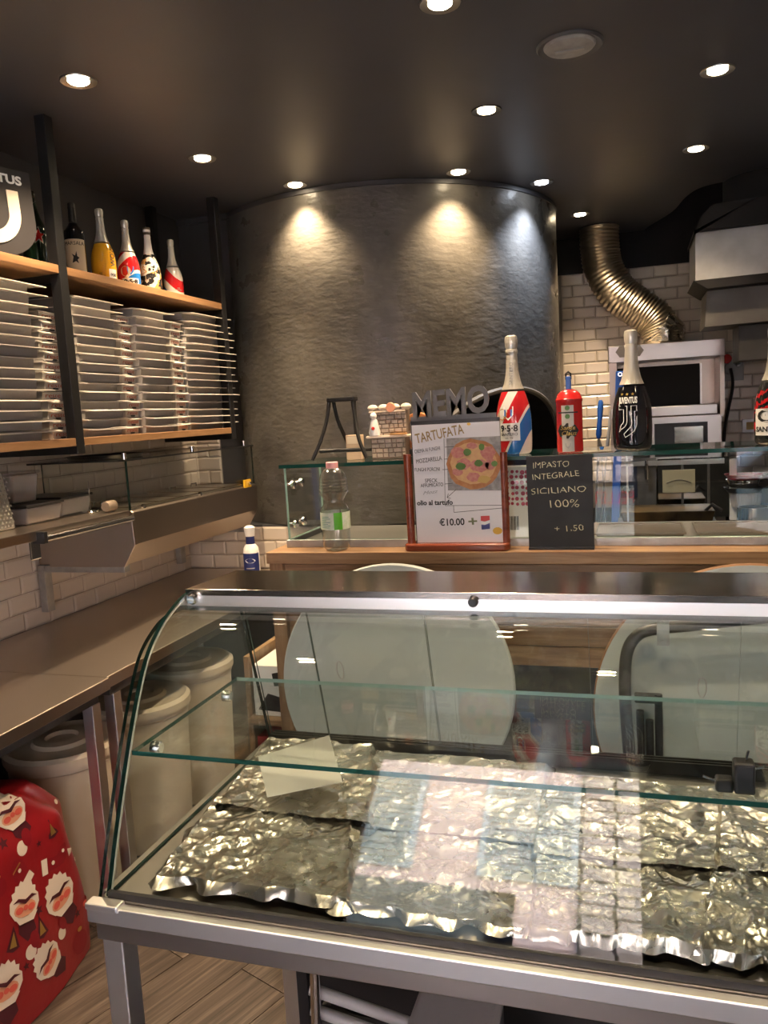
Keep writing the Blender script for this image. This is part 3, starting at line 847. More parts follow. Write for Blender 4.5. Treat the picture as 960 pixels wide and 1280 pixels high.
def tub(name, label, a, b, h, lidm, fill, fillh, z=1.33):
    t = thing(name, label, 'container', ((a[0] + b[0]) / 2, (a[1] + b[1]) / 2, z), 'food tubs on the wall ledge')
    ta = .010
    lo = [(a[0] + ta, a[1] + ta, z + .001), (b[0] - ta, a[1] + ta, z + .001), (b[0] - ta, b[1] - ta, z + .001), (a[0] + ta, b[1] - ta, z + .001)]
    hi = [(a[0], a[1], z + h), (b[0], a[1], z + h), (b[0], b[1], z + h), (a[0], b[1], z + h)]
    MB().hexa(lo, hi).build('tub_wall', M_milky, t, smooth=0, bevel=.008)
    if fill:
        MB().box((a[0] + .016, a[1] + .016, z + .005), (b[0] - .016, b[1] - .016, z + fillh)).build('filling', fill, t, smooth=0, bevel=.01)
    MB().box((a[0] - .004, a[1] - .004, z + h), (b[0] + .004, b[1] + .004, z + h + .010)).build('tub_lid', lidm, t, smooth=0, bevel=.003)
    return t
M_food = mat('pale_food', (.50, .40, .33), .6, var=(.38, .25, .18), vscale=30)
M_food2 = mat('reddish_crumbs', (.42, .17, .07), .7, var=(.25, .08, .03), vscale=60)
tub('food_tub', 'clear flat food tub with a dark lid on the ledge beside the grater', (-2.29, gy + .08), (-2.03, gy + .27), .062, M_blackpl, M_food, .025)
tub('food_tub', 'clear food tub with a dark lid on the ledge, against the topping counter', (-2.29, gy + .295), (-2.06, 2.70), .068, M_blackpl, mat('grey_food', (.42, .42, .36), .6), .03)
tub('food_tub', 'tall clear tub of reddish crumbs stacked on a flat tub', (-2.26, gy + .10), (-2.10, gy + .24), .105, M_clearp, M_food2, .03, z=1.4025)
sp_ = thing('receipt_spike', 'steel receipt spike on a small wooden base by the topping counter glass', 'spike', (-2.02, 2.66, 1.33))
MB().tube([(-2.04, 2.66, 1.336), (-2.04, 2.66, 1.455)], [.0022, .0012], 8).build('spike', M_chrome, sp_)
MB().lathe([(.032, 0), (.034, .003), (.030, .008), (.0005, .009)], (-2.04, 2.66, 1.331), 20).build('spike_base', M_chrome, sp_)
knob_ = thing('wooden_stopper', 'small pale wooden stopper lying beside the receipt spike', 'stopper', (-1.96, 2.665, 1.33))
MB().lathe([(.0005, -.028), (.019, -.028), (.022, -.01), (.022, .022), (.016, .03), (.0005, .03)], (-1.955, 2.665, 1.3535), 18, axis='y').build('stopper_body', mat('greyed_wood', (.26, .20, .15), .6), knob_)

# ================================================================== long steel worktop
wt = thing('steel_worktop', 'long worn steel worktop on square legs running along the tiled wall', 'worktop', (-2.0, 2.5, 0))
WX = -1.64
for y0, y1, dx in ((.80, 2.148, 0), (2.152, 3.93, .012)):
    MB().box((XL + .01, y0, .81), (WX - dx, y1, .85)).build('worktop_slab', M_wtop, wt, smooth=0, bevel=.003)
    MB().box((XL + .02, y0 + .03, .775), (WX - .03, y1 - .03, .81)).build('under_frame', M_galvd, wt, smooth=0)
for x, y in ((WX - .045, 2.10), (WX - .055, 2.225), (WX - .045, .86), (WX - .05, 3.86), (XL + .06, 2.10), (XL + .06, 2.225), (XL + .06, 3.86), (XL + .06, .86)):
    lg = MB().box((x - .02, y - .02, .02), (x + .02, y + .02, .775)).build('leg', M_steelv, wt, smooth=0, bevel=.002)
    MB().lathe([(.016, 0), (.016, .021), (.0005, .021)], (x, y, 0), 14).build('foot', M_blackpl, lg)

def lidded_bin(label, x, y, r, h):
    t = thing('dough_bin', label, 'bin', (x, y, 0), 'cream lidded bins under the worktop')
    MB().lathe([(.0005, .002), (r * .84, .002), (r * .86, .02), (r * .97, h - .05), (r, h - .045), (r, h - .02), (r * .98, h - .02)], (x, y, 0), 40).build('bin_body', M_bin, t)
    MB().lathe([(r * 1.01, h - .03), (r * 1.04, h - .028), (r * 1.04, h), (r * .96, h + .012), (r * .88, h + .004), (r * .82, h + .002), (r * .55, h + .010), (r * .5, h + .022), (r * .3, h + .024), (r * .26, h + .012), (r * .0005, h + .012)], (x, y, 0), 40).build('bin_lid', M_bin, t)
    return t
lidded_bin('cream lidded bin under the worktop, seen between the red sack and the worktop leg', -1.95, 2.26, .19, .56)
lidded_bin('cream lidded bin under the worktop, first one behind the end glass of the case', -1.90, 2.66, .19, .58)
lidded_bin('cream lidded bin under the worktop, furthest along towards the corner', -1.92, 3.07, .19, .60)

# clear bottle lying on a low crate behind the red sack
cr = thing('storage_crate', 'dark plastic crate under the worktop carrying a clear bottle', 'crate', (-2.1, 1.85, 0))
m = MB()
for z in (0.0, .13, .26, .39):
    m.box((-2.36, 1.55, z), (-2.34, 2.04, z + .10)).box((-2.14, 1.55, z), (-2.12, 2.04, z + .10)).box((-2.34, 1.55, z), (-2.14, 1.57, z + .10)).box((-2.34, 2.02, z), (-2.14, 2.04, z + .10))
m.build('crate_slats', mat('olive_plastic', (.10, .085, .04), .5), cr, smooth=0)
MB().box((-2.34, 1.57, .46), (-2.14, 2.02, .492)).build('crate_top', mat('olive_plastic_top', (.09, .08, .035), .5), cr, smooth=0)
t = thing('water_bottle', 'clear empty plastic bottle with a dark cap lying under the worktop', 'bottle', (-2.02, 1.78, .495))
c = Vector((-2.26, 1.66, .545)); d = Vector((.10, .36, .02)).normalized()
mm = Matrix.Translation(c) @ d.to_track_quat('Z', 'Y').to_matrix().to_4x4()
pr = [(.0005, 0), (.04, .002), (.048, .012)]
for k in range(9): pr += [(.048, .02 + k * .022), (.0455, .031 + k * .022)]
pr += [(.048, .222), (.040, .26), (.018, .295), (.015, .305)]
MB(mm).lathe(pr, (0, 0, 0), 24).build('bottle_body', M_pet, t)
MB(mm).lathe([(.017, .303), (.017, .328), (.0005, .329)], (0, 0, 0), 16).build('cap', M_blackpl, t)

# ------------------------------------------------------------------ red gnome-print sack
sack = thing('gift_sack', 'big red shiny sack printed with bearded gnomes, stockings and bells under the worktop', 'sack', (-1.95, 1.72, 0))
SC = Vector((-1.865, 1.56, 0))
def sack_pt(t, k):
    z = .60 * k
    wx, wy = .21, .475
    prof_ = (1.0 - .10 * (k ** 2)) if k < .82 else (.93 - (k - .82) / .18 * .22)
    prof_ *= 1.0 + .03 * math.sin(3.2 * k + 1)
    ct, st = math.cos(t), math.sin(t)
    e = .55
    x = wx * math.copysign(abs(ct) ** e, ct); y = wy * math.copysign(abs(st) ** e, st)
    w = 1 + .035 * math.sin(9 * t + 3 * k) * (0.35 + k) + .02 * noise.noise((t * 2.1, k * 3, .3))
    return Vector((SC.x + x * prof_ * w, SC.y + y * prof_ * w, .004 + z + .02 * k * noise.noise((x * 7, y * 7, k * 4))))
m = MB(); NT, NK = 96, 40
gr = [[m.v(sack_pt(2 * PI * i / NT, k / NK)) for i in range(NT)] for k in range(NK + 1)]
for k in range(NK):
    for i in range(NT):
        j = (i + 1) % NT
        m.f([gr[k][i], gr[k][j], gr[k+1][j], gr[k+1][i]])
prev = gr[NK]
for q in (.7, .4, .15):
    ring = []
    for i in range(NT):
        a = sack_pt(2 * PI * i / NT, 1.0)
        ring.append(m.v((SC.x + (a.x - SC.x) * q, SC.y + (a.y - SC.y) * q, a.z + .018 * (1 - q) + .016 * noise.noise((a.x * 14 * q, a.y * 14 * q, q)))))
    for i in range(NT):
        j = (i + 1) % NT
        m.f([prev[i], prev[j], ring[j], ring[i]])
    prev = ring
m.f(prev)
m.f([gr[0][i] for i in range(NT)][::-1])
M_sack = mat('red_print_film', (.29, .012, .017), .3, var=(.23, .009, .013), vscale=3, bump=.35, bscale=10, coat=.3, dist=.01)
sb = m.build('sack_body', M_sack, sack, smooth=60)
bpy.context.view_layer.update()
from mathutils.bvhtree import BVHTree
_vs = [v.co + origin_of(sb) for v in sb.data.vertices]
bvh = BVHTree.FromPolygons(_vs, [list(p.vertices) for p in sb.data.polygons])
RD = Vector((-.86, .36, -.32)).normalized()
RU = (Vector((0, 0, 1)) - RD * RD.z).normalized(); RR = RD.cross(RU)
def on_sack(px, py):
    """point of the sack front that lies along the oblique direction through the given spot of the print layout"""
    return at_x(px, py, -1.64)
PRINTS = {}
def motif(cx, cy, size, rot, shapes):
    c0 = on_sack(cx, cy); s = size / 100
    cr_, sr_ = math.cos(rot), math.sin(rot)
    for lay, (pts, mt) in enumerate(shapes):
        m = MB(); vs = []; ok = True
        # subdivide outline and fan to the middle so that the print follows the film
        n = len(pts); mx_ = sum(p[0] for p in pts) / n; my_ = sum(p[1] for p in pts) / n
        def put(x, y):
            xx, yy = x * cr_ - y * sr_, x * sr_ + y * cr_
            q = c0 + RR * (xx * s) + RU * (yy * s)
            hit = bvh.ray_cast(q - RD * 1.0, RD)
            if hit[0] is None: return None
            return hit[0] + hit[1] * (.0012 + .0006 * lay) * (1 if hit[1].dot(RD) < 0 else -1)
        ctr = put(mx_, my_)
        midp = [put((p[0] + mx_) / 2, (p[1] + my_) / 2) for p in pts]; outp = [put(*p) for p in pts]
        if ctr is None or any(p is None for p in midp + outp): continue
        vc = m.v(ctr); vm = [m.v(p) for p in midp]; vo = [m.v(p) for p in outp]
        for i in range(n):
            j = (i + 1) % n
            m.f([vc, vm[i], vm[j]]); m.f([vm[i], vo[i], vo[j], vm[j]])
        m.build('print_motif', mt, sb, smooth=60)
def fan_shape(r0, r1, a0, a1, n, wob):
    out = []
    for i in range(n * 2 + 1):
        a = math.radians(a0 + (a1 - a0) * i / (n * 2)); r = r1 if i % 2 == 0 else r1 * wob
        out.append((r * math.cos(a), r * math.sin(a)))
    return out
def ell(cx, cy, rx, ry, n=14): return [(cx + rx * math.cos(2*PI*i/n), cy + ry * math.sin(2*PI*i/n)) for i in range(n)]
def gnome():
    hair = fan_shape(0, 8.5, 10, 170, 7, .86)
    hair = [(x, y * 1.15) for x, y in hair] + [(-8.6, -2), (-6, -6), (0, -8), (6, -6), (8.6, -2)]
    return [([(-4, -6), (0, -8), (4, -6), (6, -13), (1, -17), (-4, -12)], M_plum), (hair, M_fan), (ell(0, -2.6, 6.4, 3.3), M_peach), (ell(-3.4, -2.7, 2.1, 1.5), M_cheek), (ell(3.4, -2.7, 2.1, 1.5), M_cheek), (ell(0, -2.2, 1.4, 1.2, 10), M_cheek),
            ([(-7.2, 1.2), (-4, 2.6), (0, .6), (4, 2.6), (7.2, 1.2), (4, 1.2), (0, -.6), (-4, 1.2)], M_plum), ([(-6.6, -5), (-3, -6), (3, -6), (6.6, -5), (4, -8.4), (-4, -8.4)], M_fan)]
def stocking():
    return [([(-2.6, 5), (2.6, 5), (2.4, -1), (5.4, -3), (6, -6), (2, -7), (-2, -4.5), (-2.6, 0)], M_darkred), ([(-3.2, 4.5), (3.2, 4.5), (3.2, 7.6), (-3.2, 7.6)], M_fan), (ell(.2, 1.5, .9, .9, 8), M_fan), (ell(3.2, -4.2, .8, .8, 8), M_fan)]
def mitten():
    return [([(-3, -3), (3, -3), (4, 3), (1.5, 6), (-2, 5), (-3.5, 1)], M_darkred), ([(-3.4, -6), (3.4, -6), (3.2, -2.8), (-3.2, -2.8)], M_fan), (ell(.3, 1.4, .8, .8, 8), M_fan), ([(-2.6, 3), (2.6, 3), (2.4, 3.6), (-2.4, 3.6)], M_gold)]
def bell(): return [([(-3, -3), (0, 5), (3, -3), (0, -4)], M_plum), ([(-1.6, -2.4), (0, 3), (1.6, -2.4)], M_gold)]
def star_(): return [([(2.2 * (1 if i % 2 == 0 else .42) * math.sin(PI * i / 5), 2.2 * (1 if i % 2 == 0 else .42) * math.cos(PI * i / 5)) for i in range(10)], M_plum)]
def pompom(): return [(ell(0, 0, 2.6, 2.8), M_fan), (ell(3, 3, 2.2, 3.4), M_darkred)]
def bulb(): return [(ell(0, 0, 3.6, 3.8), M_darkred), (ell(.2, 4.2, 1.1, .8, 8), M_gold)]
for a in [(28, 1012, .9, .25, gnome()), (92, 1005, .95, .2, stocking()), (104, 1078, .85, .12, stocking()), (77, 1077, .75, 1.5, stocking()), (32, 1092, .8, .6, mitten()),
          (34, 1128, .95, -.15, gnome()), (80, 1118, 1.05, .3, gnome()), (118, 1118, .9, .2, gnome()), (54, 1160, .8, .1, bell()), (18, 1176, .8, -.2, bell()), (73, 1036, .7, .2, bell()),
          (8, 1232, 1.0, -.1, gnome()), (60, 1200, .9, .7, gnome()), (108, 1178, 1.0, 0, bulb()), (14, 1054, .9, 0, star_()), (57, 1054, .5, 0, star_()), (52, 1138, .8, .2, star_()), (118, 1076, .8, 0, star_()),
          (36, 1060, .8, 0, pompom()), (4, 1044, .8, .4, pompom()), (40, 1190, .8, .2, pompom()), (112, 1034, .7, .3, pompom()), (104, 1142, .7, .1, star_()), (34, 1208, .6, 0, star_()), (4, 1110, .7, 0, bulb()), (118, 1000, .6, 0, star_()), (82, 1167, .7, .5, pompom())]:
    motif(a[0], a[1], a[2] * (.66 if len(a[4]) > 7 else .95), a[3], a[4])
# torn white paper corner on the sack
tp = thing('white_carton_flap', 'torn white carton flap resting on top of the red sack', 'carton', (-1.72, 1.42, .60))
a = at_z(2, 978, .665); 
m = MB(); q = [(-1.73, 1.36, .60), (-1.69, 1.60, .615), (-1.71, 1.55, .585), (-1.67, 1.535, .57), (-1.655, 1.40, .545)]
m.hexa([Vector(p) for p in q], [Vector(p) + Vector((.002, -.001, .004)) for p in q])
m.build('flap', M_white, tp, smooth=0)
# ================================================================== oak bar counter
BY, BZ, BX0, BX1 = 2.40, 1.215, -1.172, 1.15
bar = thing('bar_counter', 'oak-clad bar counter with a thick top and horizontal front planks', 'counter', (0, 2.6, 0))
MB().box((BX0, BY, BZ - .038), (BX1, 2.98, BZ)).build('countertop', M_barw, bar, smooth=0, bevel=.002)
MB().box((BX0 + .004, BY + .012, 0), (BX0 + .052, BY + .05, BZ - .038)).build('corner_post', M_barv, bar, smooth=0, bevel=.002)
z = BZ - .041
for k in range(5):
    h = .064
    MB().box((BX0 + .055, BY + .024 + (.002 if k % 2 else 0), z - h), (BX1, BY + .044, z - .003)).build('plank', M_barw, bar, smooth=0, bevel=.0015)
    z -= h
MB().box((BX0 + .055, BY + .06, 0), (BX1, BY + .08, z)).build('kick_board', M_void, bar, smooth=0)
MB().box((BX0 + .06, BY + .044, z - .02), (BX1, BY + .06, BZ - .04)).build('backing_board', M_black, bar, smooth=0)
MB().box((BX0 + .004, 2.45, .82), (BX0 + .022, 2.97, BZ - .038)).build('side_panel', M_barw, bar, smooth=0)
MB().box((BX0 + .03, 2.96, 0), (BX1, 2.98, BZ - .04)).build('rear_board', M_void, bar, smooth=0)
# shelf niche with cartons between worktop and bar
nic = thing('side_shelf', 'low wooden side shelf between the worktop and the bar', 'shelf', (-1.28, 2.7, 0))
MB().box((-1.372, 2.56, 0), (-1.352, 2.90, .80)).build('upright', M_barv, nic, smooth=0)
MB().box((-1.352, 2.88, 0), (-1.19, 2.90, .80)).build('back_board', M_barv, nic, smooth=0)
for zz in (.30, .56):
    MB().box((-1.352, 2.52, zz), (-1.185, 2.88, zz + .02)).build('shelf_board', M_barw, nic, smooth=0)
def carton(name, label, a, b, m1, m2, tilt=0, cat='box'):
    t = thing(name, label, cat, ((a[0]+b[0])/2, (a[1]+b[1])/2, a[2]))
    MB().box(a, b).build('carton_body', m1, t, smooth=0, bevel=.002)
    w = b[0] - a[0]; h = b[2] - a[2]
    fn = flat(((a[0]+b[0])/2, a[1], a[2]), (1, 0, 0), (0, 0, 1))
    poly([[(-w*.4, h*.12), (w*.42, h*.08), (w*.42, h*.36), (-w*.1, h*.45)], [(w*.1, h*.6), (w*.4, h*.62), (w*.36, h*.9), (w*.05, h*.85)]], m2, t, fn, 'carton_print')
    t.rotation_euler = (0, 0, tilt)
    return t
carton('white_carton', 'white carton with dark print on the upper board of the side shelf', (-1.34, 2.56, .581), (-1.20, 2.80, .77), M_white, M_blackpl)
carton('red_carton', 'red carton with dark print on the lower board of the side shelf', (-1.34, 2.56, .321), (-1.20, 2.80, .50), mat('red_carton', (.30, .02, .02), .5), M_blackpl)

# ================================================================== long glass sneeze guard on the bar
M_gedgel2 = mat('bright_glass_edge', (.30, .46, .41), .12)
GY0, GY1, GZ = 2.50, 2.83, 1.487
gd = thing('sneeze_guard', 'long glass display guard with a green-edged top shelf standing on the bar', 'display case', (0, 2.6, BZ))
MB().box((BX0 + .035, GY0 - .006, BZ), (BX1, GY0 + .012, BZ + .026)).build('base_rail', M_galv, gd, smooth=0, bevel=.002)
MB().box((BX0 + .035, GY0 + .012, BZ), (BX1, GY1 + .10, BZ + .010)).build('base_tray', M_steel, gd, smooth=0)
MB().box((BX0 + .035, GY0 + .012, BZ + .01), (BX0 + .055, GY1 + .10, BZ + .026)).build('base_rail', M_blackpl, gd, smooth=0)
slab((BX0 + .045, GY0, BZ + .0265), (BX1, GY0 + .008, GZ), 'front_glass', gd, 'y', M_gedgel2)
slab((BX0 + .037, GY0 + .009, BZ + .0265), (BX0 + .045, GY1, GZ), 'end_glass', gd, 'x', M_gedgel2)
slab((BX0 + .032, GY0 - .02, GZ), (BX1, GY1, GZ + .012), 'top_glass', gd, 'z', M_gedge)
for y in (GY0 + .045, GY0 + .12):
    for zz in (GZ - .06, BZ + .075):
        MB().lathe([(.004, -.018), (.004, .002), (.015, .002), (.015, .011), (.012, .013), (.0005, .013)], (BX0 + .046, y, zz), 18, axis='x').build('glass_clamp', M_chrome, gd)
for x in (-.55, -.02, .55):
    MB().box((x - .003, GY1 - .02, BZ + .0265), (x + .003, GY1, GZ)).build('rear_strut', M_galv, gd, smooth=0)
for k in range(4):
    x0 = -.12 + k * .30
    t = thing('topping_pan', 'shallow steel topping pan under the glass guard, %s from the chalkboard' % ('first', 'second', 'third', 'fourth')[k], 'pan', (x0 + .14, 2.68, BZ + .01), 'steel pans under the sneeze guard')
    m = MB(); zz = BZ + .0105
    m.hexa([(x0 + .012, 2.58, zz), (x0 + .258, 2.58, zz), (x0 + .258, 2.78, zz), (x0 + .012, 2.78, zz)], [(x0 + .004, 2.572, zz + .012), (x0 + .266, 2.572, zz + .012), (x0 + .266, 2.788, zz + .012), (x0 + .004, 2.788, zz + .012)])
    for q0, q1 in (((x0, 2.565), (x0 + .27, 2.572)), ((x0, 2.788), (x0 + .27, 2.795)), ((x0, 2.572), (x0 + .006, 2.788)), ((x0 + .264, 2.572), (x0 + .27, 2.788))):
        m.box((*q0, zz + .012), (*q1, zz + .017))
    m.build('pan_body', M_bench, t, smooth=0)
SZ = GZ + .012       # top of the glass shelf

# ------------------------------------------------------------------ things standing on the glass shelf
p = at_y(430, 578, 2.60)
st = thing('wire_stand', 'black A-shaped metal stand open at the front on the glass shelf', 'stand', (p.x, 2.62, SZ))
cx = p.x; hw, tw, H = .098, .042, .205
m = MB()
for s in (-1, 1):
    a = [(cx + s * hw, 2.555, SZ + .007), (cx + s * (hw - .028), 2.57, SZ + .07), (cx + s * (tw + .010), 2.595, SZ + .14), (cx + s * tw, 2.605, SZ + H)]
    m.tube(spline(a, 6), .0065, 10)
    a = [(cx - s * .004, 2.70 + s * .008, SZ + .007), (cx + s * .016, 2.685 + s * .006, SZ + .07), (cx + s * (tw - .010), 2.65, SZ + .14), (cx + s * (tw - .004), 2.635, SZ + H)]
    m.tube(spline(a, 6), .0065, 10)
m.build('curved_legs', M_black, st); 
MB().box((cx - tw - .008, 2.596, SZ + H - .004), (cx + tw + .008, 2.644, SZ + H + .012)).build('top_bar', M_black, st, smooth=0, bevel=.004)
MB().tube([(cx - hw + .012, 2.60, SZ + .035), (cx + hw - .02, 2.60, SZ + .035)], .007, 10).tube([(cx - hw + .016, 2.69, SZ + .03), (cx + hw - .024, 2.69, SZ + .03)], .007, 10).build('cross_rod', M_black, st)
tc_ = thing('tan_card_box', 'small tan cardboard box standing inside the black wire stand', 'box', (cx + .03, 2.66, SZ))
MB().box((cx + .0, 2.63, SZ + .0005), (cx + .055, 2.665, SZ + .085)).build('box_body', M_tan, tc_, smooth=0, bevel=.002)
MB().box((cx + .004, 2.6295, SZ + .055), (cx + .051, 2.6303, SZ + .08)).build('pale_strip', M_label, tc_, smooth=0)

# ceramic oven ornament
pl = at_y(460, 580, 2.62); pr_ = at_y(510, 580, 2.62)
ox0, ox1 = pl.x, pr_.x; ow = ox1 - ox0
orn = thing('ceramic_oven_ornament', 'ceramic miniature stone oven with a chef figure and little pizzas, on the glass shelf', 'ornament', ((ox0 + ox1) / 2, 2.66, SZ))
M_stone = mat('ceramic_stone', (.46, .39, .33), .5, var=(.36, .30, .25), vscale=60, bump=.2, bscale=120)
M_mort = mat('ceramic_mortar', (.20, .15, .12), .7)
MB().box((ox0 + .014, 2.63, SZ + .0005), (ox1 - .008, 2.69, SZ + .07)).build('lower_block', M_mort, orn, smooth=0)
MB().box((ox0 + .022, 2.64, SZ + .07), (ox1 - .004, 2.69, SZ + .165)).build('upper_block', M_mort, orn, smooth=0)
m = MB()
rs = random.Random(3)
for (xa, xb, za, zb, yf, rows) in ((ox0 + .014, ox1 - .008, SZ + .004, SZ + .068, 2.63, 4), (ox0 + .022, ox1 - .004, SZ + .072, SZ + .162, 2.64, 6)):
    hh = (zb - za) / rows
    for r in range(rows):
        x = xa
        while x < xb - .004:
            w = rs.uniform(.014, .03); x2 = min(xb, x + w)
            m.hexa([(x + .001, yf, za + r*hh + .001), (x2 - .001, yf, za + r*hh + .001), (x2 - .001, yf, za + (r+1)*hh - .001), (x + .001, yf, za + (r+1)*hh - .001)][::1],
                   [(x + .003, yf - .004, za + r*hh + .003), (x2 - .003, yf - .004, za + r*hh + .003), (x2 - .003, yf - .004, za + (r+1)*hh - .003), (x + .003, yf - .004, za + (r+1)*hh - .003)])
            x = x2
o = m.build('stone_courses', M_stone, orn, smooth=0); o['kind'] = 'stuff'
MB().box((ox0 - .002, 2.618, SZ + .0705), (ox1 + .004, 2.695, SZ + .079)).build('ledge', M_fan, orn, smooth=0, bevel=.003)
m = MB()
for k, q in enumerate((.05, .32, .60, .88)):
    m.ball((ox0 + ow * q + .012, 2.65, SZ + .173), .0165, 0, 12, (1.15, 1, .7))
m.build('dough_balls', M_fan, orn)
MB().lathe([(.0005, -.006), (.015, -.006), (.017, 0), (.013, .004), (.0005, .004)], (ox0 + ow * .62, 2.632, SZ + .172), 18, axis='y').build('little_pizza', M_peach, orn)
MB().tube([(ox0 + .01, 2.632, SZ + .158), (ox1 - .004, 2.632, SZ + .158)], .004, 8).build('rope_trim', M_stone, orn)
MB().lathe([(.0005, .0), (.018, .0), (.02, .012), (.013, .045), (.010, .055), (.0005, .06)], (ox0 + .028, 2.628, SZ + .0795), 14).ball((ox0 + .028, 2.624, SZ + .146), .012).build('chef_figure', M_white, orn)
MB().ball((ox0 + .028, 2.611, SZ + .104), .006).build('red_dot', M_red, orn)
MB().lathe([(.0005, 0), (.03, 0), (.03, .005), (.0005, .006)], (ox1 - .03, 2.628, SZ + .0795), 18).build('little_pizza', mat('tiny_pizza', (.55, .30, .12), .5), orn)
# wooden ring clock partly behind the menu stand
p = at_y(518, 540, 2.70)
rc = thing('wooden_ring', 'round orange-brown wooden ring with a glass face behind the menu stand', 'ring ornament', (p.x, 2.70, SZ))
MB().lathe([(.047, -.012), (.062, -.012), (.066, 0), (.062, .012), (.047, .012), (.044, 0)], (p.x + .016, 2.70, SZ + .085), 36, axis='y', closed=True).build('ring', mat('amber_wood', (.48, .19, .05), .3, var=(.36, .13, .03), vscale=20), rc)
MB().lathe([(.0005, 0), (.046, 0), (.046, .004), (.0005, .004)], (p.x + .016, 2.70, SZ + .085), 30, axis='y').build('glass_face', M_greypl, rc)
MB().box((p.x - .02, 2.675, SZ + .0005), (p.x + .052, 2.725, SZ + .024)).build('ring_foot', M_blackpl, rc, smooth=0, bevel=.003)

# big sparkling bottle (red, white, blue)
p = at_y(644, 569, 2.60); hb = .375
t = bottle('sparkling_bottle', 'big sparkling bottle with red and blue sweeps standing beside the menu stand', 'bottles on the glass shelf', Vector((p.x, 2.60, SZ)), hb, swoosh_mat('sweep_print_3', (.74, .72, .68), [(-.03, .050, BLU), (.064, .165, RED), (.225, .30, RED)], k=2.0, ns=9, wob=.012), fat=.92)
SPK2 = [(h, r * .92) for h, r in SPARK]
bb = (p.x, 2.60, SZ); fn = on_bottle(bb, hb, SPK2, -PI/2 - .15)
patch(-.036, .034, .045, .10, M_white, t, fn, 'paper_label')
lettering('9·5·8', .028, M_ink, t, lambda x, y, z: fn(x - .001, y + .083, z + .0008), bold=.0006, width=.056)
lettering('SANTERO', .012, M_ink, t, lambda x, y, z: fn(x - .001, y + .065, z + .0008), width=.054)
lettering('DAL 1958', .006, M_ink, t, lambda x, y, z: fn(x - .001, y + .053, z + .0008))
poly(circ(-.024, .128, .018, 18), mat('copper_print', (.42, .20, .05), .35), t, fn, 'emblem_ball', h=.0006)
poly([(-.018, .152), (.014, .152), (.014, .126), (-.002, .108), (-.018, .126)], M_whiteink, t, fn, 'emblem_shield', h=.0009)
for k in range(3):
    poly([(-.015 + k * .010, .143), (-.010 + k * .010, .143), (-.010 + k * .010, .120), (-.015 + k * .010, .124)], M_blueprint if k % 2 == 0 else M_red, t, fn, 'emblem_stripe', h=.0012)
lettering('SANTERO', .014, M_greyink, t, lambda x, y, z: fn(.003 - y, .255 + x, z + .003), width=.07)
# red extinguisher-shaped bottle
p = at_y(713, 567, 2.58)
bb = Vector((p.x, 2.58, SZ))
t = thing('red_canister_bottle', 'red canister-shaped bottle with a pale striped label and a blue clasp, on the glass shelf', 'bottle', bb, 'bottles on the glass shelf')
pr = [(.0005, .001), (.037, .001), (.040, .004), (.040, .155), (.0415, .158), (.0415, .165), (.039, .168), (.035, .180), (.026, .189), (.014, .194), (.0005, .195)]
MB().lathe(pr, bb, 36).build('canister', M_red, t)
MB().box((bb.x - .008, bb.y - .008, SZ + .192), (bb.x + .008, bb.y + .008, SZ + .235)).build('clasp', M_blue, t, smooth=0, bevel=.003)
MB().tube([(bb.x - .007, bb.y, SZ + .225), (bb.x - .007, bb.y, SZ + .243), (bb.x, bb.y, SZ + .249), (bb.x + .007, bb.y, SZ + .243), (bb.x + .007, bb.y, SZ + .225)], .003, 8).build('ring_pull', M_blackpl, t)
cfn = lambda x, y, z: bb + Vector(((.0402 + z) * math.cos(-PI/2 - .1 + x / .0402), (.0402 + z) * math.sin(-PI/2 - .1 + x / .0402), y))
patch(-.018, .020, .004, .146, M_cardp, t, cfn, 'paper_label')
patch(-.030, .034, .122, .126, M_ink, t, cfn, 'black_band', h=.0009)
badge = [(-.034, .068), (-.024, .086), (0, .092), (.024, .086), (.036, .068), (.024, .050), (0, .044), (-.024, .050)]
m = MB(); 
cv = m.v(cfn(0, .068, .0014)); ring = [m.v(cfn(x * q, .068 + (y - .068) * q, .0014)) for q in (1,) for x, y in badge]; rin = [m.v(cfn(x * .5, .068 + (y - .068) * .5, .0014)) for x, y in badge]
for i in range(8):
    j = (i+1) % 8; m.f([cv, rin[i], rin[j]]); m.f([rin[i], ring[i], ring[j], rin[j]])
m.build('badge', M_ink, t)
lettering('Santa', .019, M_gold, t, lambda x, y, z: cfn(x, y + .077, z + .002), shear=.3, width=.044)
lettering('Claus', .019, M_gold, t, lambda x, y, z: cfn(x + .003, y + .060, z + .002), shear=.3, width=.044)
for yy in (.138, .112):
    poly(circ(.001, yy, .0075, 12), mat('green_dot', (.10, .22, .08), .5), t, cfn, 'print_dot', h=.0010)
poly([(-.008, .030), (.010, .030), (.009, .020), (.001, .013), (-.007, .020)], M_greyink, t, cfn, 'print_crest', h=.001)
